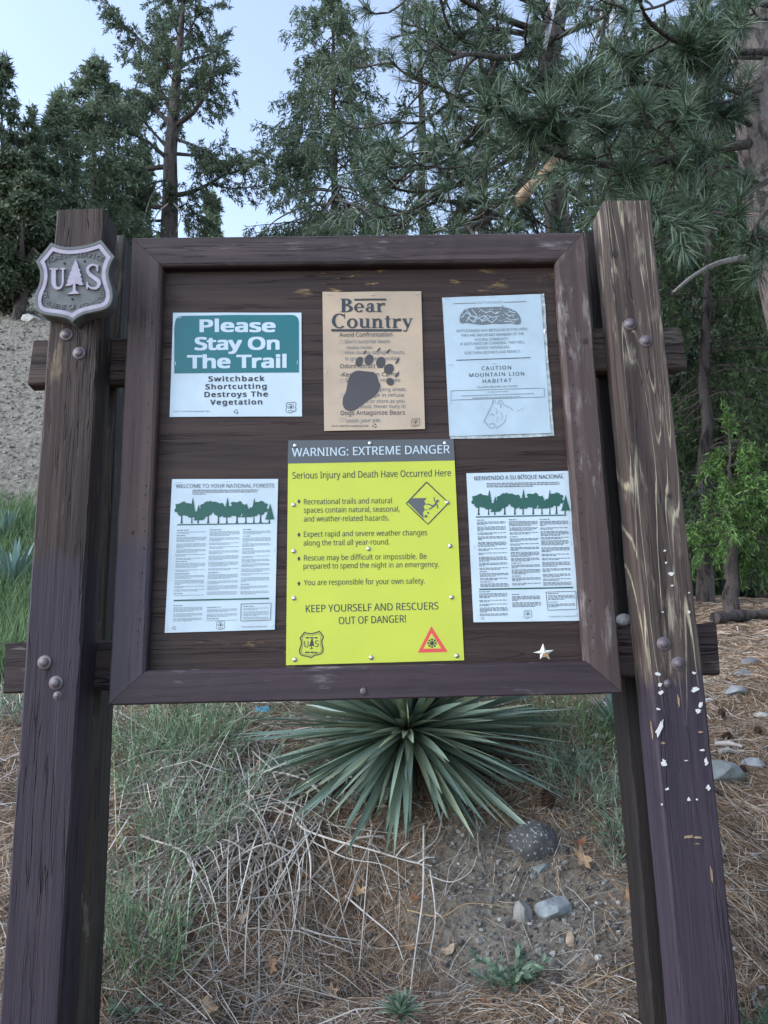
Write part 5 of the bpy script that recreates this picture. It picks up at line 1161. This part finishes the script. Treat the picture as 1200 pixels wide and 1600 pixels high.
stones(mb, np.stack([Xv, Yv, H(Xv, Yv)+S_*.1], 1), S_, rng); o = mb.build('scree_gravel', M['scree']); o['kind'] = 'stuff'

import bmesh
def rock(px, py, size, seed, label, col, rough=.85, sink=.25, speck=None, cuts=9, group=None, at=None):
    r = np.random.default_rng(seed); bm = bmesh.new(); bmesh.ops.create_icosphere(bm, subdivisions=4, radius=1)
    V = np.array([v.co[:] for v in bm.verts]); s_ = np.array(size)/2
    for _ in range(cuts):
        nv = unit(r.normal(size=3)); h = r.uniform(.55, .85); dd = V@nv; V = V-np.clip(dd-h, 0, None)[:, None]*nv
    V = V*(1+.10*(vnoise(V[:, 0]*3+seed, V[:, 1]*3+V[:, 2]*2, 2)-.5)[:, None]+.04*(vnoise(V[:, 0]*11, V[:, 1]*11+V[:, 2]*7, 4)-.5)[:, None])*s_
    a = r.random()*6.28; V = np.stack([V[:, 0]*math.cos(a)-V[:, 1]*math.sin(a), V[:, 0]*math.sin(a)+V[:, 1]*math.cos(a), V[:, 2]], 1) if size[0] == size[1] else V
    g = G(px, py) if at is None else np.array(at); V = V+g+np.array([0, size[1]*.25, s_[2]*(1-2*sink)])
    for v, c in zip(bm.verts, V): v.co = c
    me = bpy.data.meshes.new('rock'); bm.to_mesh(me); bm.free()
    m, N, L, B = newmat('stone %d' % seed); n1 = noise_at(N, L, 22, 7, .65, (seed, 0, 0)); n2 = noise_at(N, L, 6, 3, .5, (0, seed, 0))
    rp = ramp(N, [(.3, tuple(c*.6 for c in col)), (.55, col), (.75, tuple(min(1, c*1.45) for c in col))]); L.new(n1, rp.inputs[0]); c = mixc(N, L, math_(N, L, 'MULTIPLY', n2, .5), rp.outputs[0], tuple(x*.7 for x in col))
    if speck:
        n3 = noise_at(N, L, 90, 2, .5); r3 = ramp(N, [(.60, (0, 0, 0)), (.66, (1, 1, 1))]); L.new(n3, r3.inputs[0]); c = mixc(N, L, r3.outputs[0], c, speck)
    L.new(c, B.inputs['Base Color']); B.inputs['Roughness'].default_value = rough; bump(N, L, B, n1, .5, .006)
    me.materials.append(m); o = bpy.data.objects.new('rock', me); COL.objects.link(o); tag(o, label, 'rock', group); return o
rock(836, 1338, (.20, .16, .17), 1, 'dark speckled rounded rock tucked under the yucca tips', (.085, .085, .088), .9, .36, (.34, .33, .31), 4)
rock(872, 1432, (.135, .10, .085), 2, 'pale blue grey angular rock on the bare soil', (.27, .295, .305), .8, .34)
rock(820, 1440, (.062, .06, .095), 3, 'pale upright stone beside the blue grey rock', (.28, .27, .255), .85, .3)
rock(845, 1364, (.075, .06, .04), 4, 'small flat greenish stone below the dark speckled rock', (.20, .225, .22), .8, .25)
rock(832, 1372, (.03, .03, .022), 5, 'tiny grey stone under the flat greenish one', (.20, .21, .21), .8, .25); rock(875, 1362, (.028, .025, .02), 6, 'tiny pale stone right of the flat greenish one', (.34, .36, .37), .8, .25)
rock(1132, 1222, (.20, .15, .12), 7, 'blue green rock half hidden by the scuffed post', (.18, .205, .205), .8, .3)
rock(936, 1158, (.075, .06, .045), 8, 'small whitish rock between yucca and scuffed post', (.44, .45, .46), .8, .25); rock(972, 1160, (.16, .12, .07), 9, 'tan low rock against the scuffed post', (.24, .21, .175), .85, .3)
for k, (x, y, s, lab) in enumerate(((1110, 1098, .055, 'white pebble just past the scuffed post on orange needles'), (1152, 1086, .11, 'grey rock on the needles by the lower rail end'), (1180, 1198, .10, 'flat grey stone right of the blue green rock'), (1165, 1058, .09, 'grey stone below the fallen dark log'), (1196, 1122, .09, 'pale rock cut by the photo edge below the log'), (1178, 1040, .10, 'dark stone close to the fallen log'), (1185, 1466, .05, 'white chip of stone in the litter right of the scuffed post'), (1178, 1340, .05, 'small grey stone on the slope right of the scuffed post'), (1150, 1335, .035, 'small pale stone against the scuffed post edge'))):
    g = G(x, y); rock(x, y, (s*g[1]/3.6, s*.8*g[1]/3.6, s*.55*g[1]/3.6), 20+k, lab, ((.40, .42, .43), (.22, .235, .24), (.25, .27, .285), (.20, .20, .20), (.36, .35, .32), (.14, .14, .14), (.45, .45, .44), (.24, .25, .25), (.36, .36, .34))[k], .8, .3)
rock(46, 503, (.45, .35, .30), 40, 'pale boulder at the top of the gravel hillside', (.40, .395, .37), .85, .3); rock(14, 476, (.3, .25, .18), 41, 'small grey boulder in the shade of the oak', (.25, .245, .23), .85, .3)
zt_ = PT(975, 975, 2.075); rock(0, 0, (.040, .03, .036), 42, 'pale grey stone sitting on top of the lower rail', (.33, .33, .32), .8, 0, at=(zt_[0], 2.068, zt_[2]-.006))

# yucca
def blades(name, mat, c, n, L0, L1, wd, el0, el1, seed, parent=None, tilt=(0, -.12, 0), bend=.10, r0=.05, power=1.0, roll=.12):
    r = np.random.default_rng(seed); i = np.arange(n); az = i*2.39996+r.normal(size=n)*.12; el = np.radians(el0+(el1-el0)*((i+.5)/n)**power+r.normal(size=n)*4)
    d = np.stack([np.cos(el)*np.cos(az), np.cos(el)*np.sin(az), np.sin(el)], 1)+np.array(tilt); d = unit(d)
    l = r.uniform(L0, L1, n)*(1-.25*np.clip(np.sin(el), 0, 1)); up = np.array([0, 0, 1.0]); sd = unit(np.cross(d, up)+r.normal(size=(n, 3))*roll); sd = unit(sd-d*(sd*d).sum(1, keepdims=True)); nr = np.cross(sd, d)
    t = np.array([0, .12, .3, .5, .7, .87, 1.0]); wv = np.array([1.0, .92, 1.0, .95, .72, .38, .05])*wd; V = []
    bz = r.normal(size=n)*bend*.5-bend
    for k, (tt, w_) in enumerate(zip(t, wv)):
        p = np.array(c)+d*r0+d*(l*tt)[:, None]+up*(bz*l*tt**2)[:, None]; wk = w_*r.uniform(.85, 1.15, n)[:, None] if k == 0 else w_*wk0; wk0 = wk/w_ if k == 0 else wk0
        V.append(np.stack([p-sd*wk/2+nr*wk*.16, p, p+sd*wk/2+nr*wk*.16], 1))
    V = np.stack(V, 1).reshape(n, -1, 3); K = len(t); f = []
    for k in range(K-1):
        for s in range(2): a = k*3+s; f.append((a, a+1, a+4, a+3))
    mb = MB(); mb.add(V.reshape(-1, 3), (np.arange(n)[:, None, None]*(K*3)+np.array(f)[None]).reshape(-1, 4)); return mb.build(name, mat, parent, True)
yc = G(618, 1215, 2.2); yc = yc+np.array([.06, .14, .05])
y_ = thing('yucca_plant', 'big spiky blue green yucca rosette growing on the bank under the board', 'plant', None)
zc = PT(612, 1142, yc[1])[2]; yc[2] = zc
blades('rosette', M['yucca'], yc, 760, .52, .76, .031, -48, 86, 3, y_, (0, -.26, -.05), .05, .07, 1.15, .45)
blades('dead_skirt', M['brown_blade'], yc-[0, 0, .05], 80, .40, .70, .022, -64, -24, 4, y_, (0, -.05, 0), .12, .05)
mb = MB(); a = np.linspace(0, 1, 9); mb.tube(np.stack([np.full(9, yc[0]), np.full(9, yc[1]), yc[2]-.22+.28*a], 1), .085*np.sin(.25+a*2.6), 14); mb.build('crown_core', M['brown_blade'], y_, True)
def small_yucca(px, py, n, L0, L1, wd, seed, label, mat='yucca_blue', el=(5, 85)):
    g = G(px, py); t_ = thing('yucca_plant', label, 'plant', None); blades('rosette', M[mat], g+[0, 0, .02], n, L0, L1, wd, el[0], el[1], seed, t_, (0, 0, .1), .10, .01)
small_yucca(968, 1152, 60, .22, .34, .020, 5, 'blue green spiky plant just left of the scuffed post, above the tan rock'); small_yucca(20, 925, 60, .40, .62, .036, 6, 'blue grey spiky plant in the grass left of the shield post')
small_yucca(8, 850, 44, .35, .5, .03, 16, 'pale spiky plant higher in the grass at the photo edge')
small_yucca(626, 1600, 46, .05, .085, .013, 7, 'little pale green rosette at the foot of the picture', 'sage', (0, 80))

# fine stemmed green shrubs and grass on the bank
def broom(px, py, n, hgt, spread, seed, label, mat='broom', wd=.0036, dead=0):
    r = np.random.default_rng(seed); g = G(px, py); t_ = thing('broom_shrub', label, 'shrub', 'fine stemmed shrubs on the bank')
    def stems(m, mul, drop):
        az = r.random(m)*2*math.pi; rr = np.sqrt(r.random(m))*spread*.45; P0 = np.stack([g[0]+rr*np.cos(az), g[1]+rr*np.sin(az)], 1); P0 = np.concatenate([P0, (H(P0[:, 0], P0[:, 1]))[:, None]], 1)
        ln = r.normal(size=(m, 2))*.35+np.stack([np.cos(az), np.sin(az)], 1)*.25; d = unit(np.concatenate([ln, np.ones((m, 1))*r.uniform(.5, 1.1, (m, 1))], 1)); l = hgt*r.uniform(.35, 1.1, m)*mul
        Q = [P0]; 
        for k in range(3): d = unit(d+r.normal(size=(m, 3))*.16+np.array([0, 0, -drop])); Q.append(Q[-1]+d*(l/3)[:, None])
        return np.stack(Q, 1), unit(np.cross(d, r.normal(size=(m, 3)))), d
    P, sd, d = stems(n, 1, .05); mb = MB(); w_ = np.tile([wd, wd*.85, wd*.7, wd*.35], (n, 1)); mb.strip(P, w_, sd)
    # short side shoots
    k = r.integers(1, 4, n*3); i = r.integers(0, n, n*3); b = P[i, k]; dd = unit(d[i]+r.normal(size=(n*3, 3))*.6+[0, 0, .3]); mb.kites(b, dd, hgt*.16*r.uniform(.5, 1.3, n*3), wd*1.1, r)
    mb.build('green_stems', M[mat], t_)
    if dead:
        P, sd, d = stems(dead, 1.1, .55); mb = MB(); mb.strip(P, np.tile([wd*1.1, wd, wd*.9, wd*.6], (dead, 1)), sd); mb.build('dead_stems', M['dry_stem'], t_)
broom(225, 1205, 190, .40, .55, 1, 'airy green shrub under the lower left frame corner', dead=90); broom(318, 1160, 200, .34, .5, 2, 'light green shrub behind, touching the bottom of the frame', 'broom', dead=40)
broom(320, 1290, 130, .30, .42, 3, 'blue green wispy shrub left of the yucca among pale stems', 'sage', dead=120); broom(205, 1480, 190, .27, .34, 4, 'dark green feathery shrub next to the shield post low on the bank', 'broom', dead=60)
broom(255, 1350, 90, .26, .36, 5, 'thin green shrub between two others above the feathery one', 'broom', dead=120); broom(890, 1150, 260, .26, .5, 6, 'yellowish green shrub behind the yucca near the scuffed post', 'grass', dead=40)
broom(905, 1230, 150, .20, .32, 7, 'grey green low shrub right of the yucca tips', 'sage', dead=50); broom(985, 1330, 90, .18, .2, 8, 'sparse green weed against the scuffed post', 'sage', dead=20)
broom(1035, 1215, 60, .14, .3, 9, 'tiny weed in the litter behind the scuffed post', 'sage')
broom(30, 1120, 160, .25, .4, 10, 'grey dry weed left of the shield post below the lower rail', 'sage', dead=160)
def grass(X, Y, rng, h0, h1, wd):
    n = len(X); P0 = np.stack([X, Y, H(X, Y)], 1); d = unit(rng.normal(size=(n, 3))*.28+[0, 0, 1]); l = rng.uniform(h0, h1, n)[:, None]; m = P0+d*l*.55; e = m+unit(d+rng.normal(size=(n, 3))*.3)*l*.45
    mb = MB(); mb.strip(np.stack([P0, m, e], 1), np.stack([wd, wd*.8, wd*.15], 1), unit(np.cross(d, rng.normal(size=(n, 3))))); return mb
r = np.random.default_rng(8); n = 9000; Yv = 4.6+2.6*r.random(n); Xv = -(.40+.20*r.random(n))*Yv; k = vnoise(Xv*2.2, Yv*2.2, 4) > .32; Xv, Yv = Xv[k], Yv[k]
o = grass(Xv, Yv, r, .12, .38, .0075*np.ones(len(Xv))).build('meadow_grass', M['grass']); o['kind'] = 'stuff'
n = 900; Yv = 3.2+2.2*r.random(n); Xv = -r.uniform(.0, .46, n)*Yv; k = vnoise(Xv*4, Yv*4, 14) > .56; Xv, Yv = Xv[k], Yv[k]
o = grass(Xv, Yv, r, .05, .17, .0032*np.ones(len(Xv))).build('wispy_grass', M['broom']); o['kind'] = 'stuff'

def leafy(px, py, n, hgt, leaf, seed, label, mat='sage'):
    r = np.random.default_rng(seed); g = G(px, py); t_ = thing('leafy_plant', label, 'plant'); W, F = MB(), MB()
    for q in range(n):
        az = r.random()*6.28; P = curve(g, (math.cos(az)*.7, math.sin(az)*.7, .8), hgt*r.uniform(.6, 1.2), .15, r, 6, .1, .1); W.tube(P, np.linspace(.0022, .0012, 6), 4)
        for k in range(2, 6):
            for s in (-1, 1, 0):
                if s == 0 and k < 5: continue
                d = unit(r.normal(size=3)*.55+np.array([math.cos(az), math.sin(az), .5])); L_ = leaf*r.uniform(.6, 1.2); sd = unit(np.cross(d, r.normal(size=3)*.4+[0, 0, 1])); up = np.cross(sd, d); b = P[k]
                c = [b, b+d*L_*.3+sd*L_*.20, b+d*L_*.65+sd*L_*.21, b+d*L_+up*-.1*L_, b+d*L_*.65-sd*L_*.21, b+d*L_*.3-sd*L_*.20, b+d*L_*.5-up*L_*.07]
                F.add(np.array(c), [(0, 1, 6), (1, 2, 6), (2, 3, 6), (3, 4, 6), (4, 5, 6), (5, 0, 6)])
    W.build('stems', M['broom'], t_); F.build('leaves', M[mat], t_)
leafy(795, 1545, 15, .105, .040, 3, 'small sage green leafy plant on bare soil below the rocks'); leafy(900, 1215, 14, .13, .035, 4, 'low leafy grey green plant beside the yucca, above the pine cone'); leafy(1180, 1600, 10, .09, .03, 5, 'pale leafy weed at the corner below the scuffed post'); leafy(200, 1590, 6, .06, .03, 6, 'tiny green weed at the bottom beside the shield post')

# single pale dead stems lying over the litter, traced one by one
def stem(pts, y0, y1, r0, label, mat='stem_one', h=.03, name='dead_stem', branches=()):
    P = []
    for k, (x, y) in zip(np.linspace(0, 1, len(pts)), pts):
        g = G(x, y); d = ray(x, y); d = d/np.linalg.norm(d); P.append(g-d*(.03+h*math.sin(k*math.pi)))
    P = resample(spline(P, 40), 26); mb = MB(); mb.tube(P, np.linspace(r0, r0*.45, 26), 6)
    for s, dx, dz, l in branches:
        b = P[int(s*25)]; mb.tube(resample(spline([b, b+np.array([dx, .0, dz])*.5+[0, -.01, .008], b+np.array([dx, -.01, dz])], 10), 10), np.linspace(r0*.6, r0*.3, 10), 5)
    return tag(mb.build(name, M[mat], None, True), label, 'stem', 'pale dead stems on the bank')
stem([(457, 1262), (470, 1292), (520, 1312), (580, 1328), (640, 1346), (675, 1353)], 0, 0, .0052, 'thick pale forked stem lying across the litter below the yucca', branches=((.82, .05, .05, 1), (.9, .07, -.03, 1), (.72, -.05, .035, 1), (.95, .06, .02, 1)))
stem([(662, 1290), (662, 1350), (660, 1410), (650, 1480), (640, 1560)], 0, 0, .0042, 'long straight stem running down from the yucca centre to the bottom', h=.02)
stem([(672, 1360), (678, 1400), (680, 1440), (672, 1490)], 0, 0, .0036, 'short split stem right of the long straight one', branches=((.6, .03, -.03, 1),))
stem([(692, 1268), (682, 1310), (650, 1335), (632, 1342)], 0, 0, .003, 'curved stem hooked under the yucca front blades')
stem([(478, 1310), (540, 1340), (600, 1352), (640, 1380)], 0, 0, .0028, 'thin wavy stem below the thick forked one'); stem([(670, 1368), (705, 1378), (735, 1362), (745, 1338)], 0, 0, .0026, 'thin upcurved stem reaching over the bare soil')
stem([(636, 1422), (690, 1432), (730, 1412), (800, 1418)], 0, 0, .0026, 'long tan runner crossing the bare soil toward the upright stone', 'stem_tan', .01)
stem([(470, 1450), (510, 1462), (565, 1470)], 0, 0, .0034, 'short pale stick with a blunt end in the lower litter'); stem([(540, 1400), (575, 1430), (615, 1465), (630, 1500)], 0, 0, .0034, 'pale straight stick slanting down beside a dry leaf')
stem([(432, 1160), (400, 1230), (372, 1310), (345, 1385)], 0, 0, .0042, 'long pale stem arching down from the yucca left side'); stem([(420, 1180), (360, 1230), (300, 1260), (200, 1320)], 0, 0, .0034, 'pale stem sweeping left through the shrubs')
stem([(500, 1275), (455, 1330), (380, 1375), (345, 1388)], 0, 0, .0034, 'pale stem bending left over the dark litter'); stem([(455, 1300), (468, 1360), (462, 1430), (440, 1530)], 0, 0, .0034, 'grey stem hanging straight down the litter mound')
stem([(475, 1290), (485, 1345), (484, 1400)], 0, 0, .0052, 'bent pale stem at the top of the litter mound'); stem([(480, 1390), (420, 1400), (350, 1410), (290, 1412)], 0, 0, .0028, 'level pale stem on the left of the litter mound')
stem([(600, 1190), (585, 1240), (560, 1290), (540, 1330)], 0, 0, .0036, 'brown stem leaning out of the yucca', 'stem_tan'); stem([(515, 1215), (500, 1290), (470, 1345), (460, 1400)], 0, 0, .0034, 'grey stem drooping beside the yucca front')
stem([(938, 1258), (960, 1310), (985, 1358)], 0, 0, .009, 'thick brown stick lying left of the scuffed post', 'bark_limb', .0); stem([(910, 1545), (960, 1518), (1010, 1495)], 0, 0, .003, 'yellow straw pointing at the scuffed post foot', 'stem_tan', .0)
stem([(178, 1178), (180, 1240), (182, 1310), (184, 1375)], 0, 0, .0035, 'upright tan stalk beside the shield post', 'stem_tan', .25)
# an arching thicket of finer ones, too many to tell apart
r = np.random.default_rng(12); P = []; 
for q in range(250):
    x, y = r.normal(390, 95), r.uniform(1150, 1360); a = G(float(np.clip(x, 180, 600)), y); l = r.uniform(.18, .55); az = r.normal(-1.9, .65)
    k = np.linspace(0, 1, 6); X = a[0]+math.cos(az)*l*k+r.normal()*.03*k*k; Y = a[1]+math.sin(az)*l*k; Z = H(X, Y)+.008+r.uniform(.005, .055)*np.sin(k*math.pi*.95)+r.random()*.02; P.append(np.stack([X, Y, Z], 1))
P = np.array(P); mb = MB()
for q in P: mb.tube(q, np.linspace(.0030, .0014, 6)*r.uniform(.6, 1.5), 4)
o = mb.build('dead_stem_thicket', island('grey dead twigs', [(0, (.17, .145, .12)), (.4, (.31, .285, .25)), (.8, (.45, .43, .39)), (1, (.56, .54, .50))], .8, .2)); o['kind'] = 'stuff'

# dry leaves, pine cones, sticks
def dry_leaf(px, py, s, seed, label, shape='lobed'):
    r = np.random.default_rng(seed); g = G(px, py)+np.array([0, -.01, .022]); k = 26; a = np.linspace(0, 2*math.pi, k, endpoint=False)
    rr = (.62+.30*np.cos(a*5+.3)*(.5+.5*np.abs(np.sin(a)))) if shape == 'lobed' else np.full(k, .8); u_ = 1.25*rr*np.cos(a); v_ = .75*rr*np.sin(a); az = r.random()*6.28; tl = r.uniform(-.2, .7)
    V = []
    for sc_ in (1.0, .55, .0):
        uu, vv = u_*sc_, v_*sc_; zz = .35*uu*uu+.45*vv*vv*np.sign(seed % 3-.5)+.06*r.normal(size=k)*sc_; x = uu*math.cos(az)-vv*math.sin(az); y = uu*math.sin(az)+vv*math.cos(az); V.append(np.stack([x, y*math.cos(tl)-zz*math.sin(tl), y*math.sin(tl)+zz*math.cos(tl)+y*.3], 1)*s/2)
    V = np.concatenate(V)+g; F = []
    for q in range(2): F += [(q*k+i, q*k+(i+1) % k, (q+1)*k+(i+1) % k, (q+1)*k+i) for i in range(k)]
    mb = MB(); mb.add(V, F); tag(mb.build('dry_leaf', M['leaf_dry'][seed % 4], None, True), label, 'leaf', 'dry leaves on the bank')
for q, (x, y, s, lab) in enumerate(((540, 1414, .06, 'curled tan dry leaf nearest the pale slanting stick'), (562, 1402, .05, 'rust red dry leaf behind a tan one'), (648, 1415, .045, 'small tan leaf close to the long straight stem'), (698, 1495, .055, 'lobed orange dry leaf in the lower litter'), (640, 1490, .05, 'narrow dry leaf between two pale sticks'), (910, 1352, .085, 'large lobed tan oak leaf right of the speckled rock'), (905, 1325, .05, 'brown dry leaf above the large oak leaf'), (380, 1445, .05, 'dark brown leaf in the stem thicket'), (425, 1520, .05, 'reddish leaf low in the needle mound'), (330, 1585, .06, 'pale leaf at the bottom left of the bank'), (480, 1380, .05, 'dark red leaf under the stem thicket'), (405, 1210, .11, 'big rusty dead leaf beside the yucca left blades'), (985, 1410, .05, 'curled leaf touching the scuffed post'), (520, 1560, .045, 'crumpled leaf at the bottom centre'), (760, 1580, .04, 'brown leaf under the leafy sage plant'), (890, 1480, .04, 'pale brown leaf below the blue grey rock'))): dry_leaf(x, y, s, q, lab, 'lobed' if q % 3 else 'oval')
M['cone'] = island('pine cone scales', [(0, (.045, .030, .024)), (1, (.13, .085, .060))], .8, .2)
def cone(px, py, s, seed, label):
    r = np.random.default_rng(seed); g = G(px, py)+np.array([0, 0, s*.42]); t_ = thing('pine_cone', label, 'pine cone', 'fallen pine cones'); ax = unit(np.array([r.normal()*.5, -.5, .5+r.random()*.5])); e1 = unit(np.cross(ax, [1, .2, .1])); e2 = np.cross(ax, e1)
    C_, D_, = [], []
    for i in range(110):
        t = (i+.5)/110; a = i*2.39996; rr = s*.40*math.sin(.35+t*2.55)**.8; p = g+ax*(t-.5)*s*1.05; o_ = e1*math.cos(a)+e2*math.sin(a); C_.append(p+o_*rr*.35); D_.append(o_+ax*(.25+.7*t))
    F = MB(); C_ = np.array(C_); D_ = unit(np.array(D_)); n = len(C_); sd = unit(np.cross(D_, np.broadcast_to(ax, (n, 3)))); L_ = s*.30*np.sin(.4+np.linspace(0, 1, n)*2.4); 
    for c, d, q, l in zip(C_, D_, sd, L_):
        u2 = np.cross(q, d); F.add(np.array([c-q*l*.12, c+q*l*.12, c+d*l*.75+q*l*.36, c+d*l, c+d*l*.75-q*l*.36, c+d*l*.8+u2*l*.16]), [(0, 1, 5), (1, 2, 5), (2, 3, 5), (3, 4, 5), (4, 0, 5)])
    F.build('scales', M['cone'], t_); W = MB(); k = np.linspace(0, 1, 8); W.tube(g+ax*((k-.5)*s*.95)[:, None], s*.17*np.sin(.3+k*2.6), 8); W.build('core', M['cone'], t_)
cone(856, 1264, .085, 1, 'dark open pine cone above the speckled rock'); cone(1160, 1212, .05, 2, 'brown pine cone right of the blue green rock'); cone(1135, 1158, .05, 3, 'pine cone on orange needles past the scuffed post'); cone(1185, 1150, .05, 4, 'pine cone at the photo edge on orange needles'); cone(1128, 1122, .05, 5, 'small far pine cone below the lower rail end')
g = G(1120, 978); mb = MB(); P = np.array([G(1118, 975), G(1150, 972), G(1200, 968), G(1260, 966)])+[0, 0, .06]; mb.tube(resample(P, 20), .055+.015*np.sin(np.arange(20)*1.3), 10, True); tag(mb.build('fallen_log', M['bark_fir'], None, True), 'dark fallen log on the needles beyond the scuffed post', 'log')
for q, (a, b, lab) in enumerate((((1118, 1168), (1160, 1172), 'pale short stick on the needles right of the scuffed post'), ((1125, 1180), (1150, 1181), 'thin pale stick below another by the blue green rock'), ((1112, 1242), (1128, 1246), 'thin reddish twig beneath the blue green rock'))):
    P = np.array([G(*a), (G(*a)+G(*b))/2+[0, 0, .01], G(*b)])+[0, 0, .015]; mb = MB(); mb.tube(P, [.012, .012, .008], 6, True); tag(mb.build('stick', M['dead_wood'] if q < 2 else M['bark_limb'], None, True), lab, 'stick', 'sticks on the needles')
g = G(412, 1124)+np.array([0, -.05, .05]); mb = MB(); mb.add(g+np.array([[-.03, 0, -.012], [.035, .0, -.01], [.03, .01, .018], [-.01, -.006, .012], [-.035, .004, .016]]), [(0, 1, 2, 3, 4)]); o = mb.build('litter_scrap', plain('blue plastic', (.12, .36, .55), .4, .5), None); tag(o, 'small scrap of blue plastic caught behind the yucca blades', 'litter'); o.modifiers.new('t', 'SOLIDIFY').thickness = .002
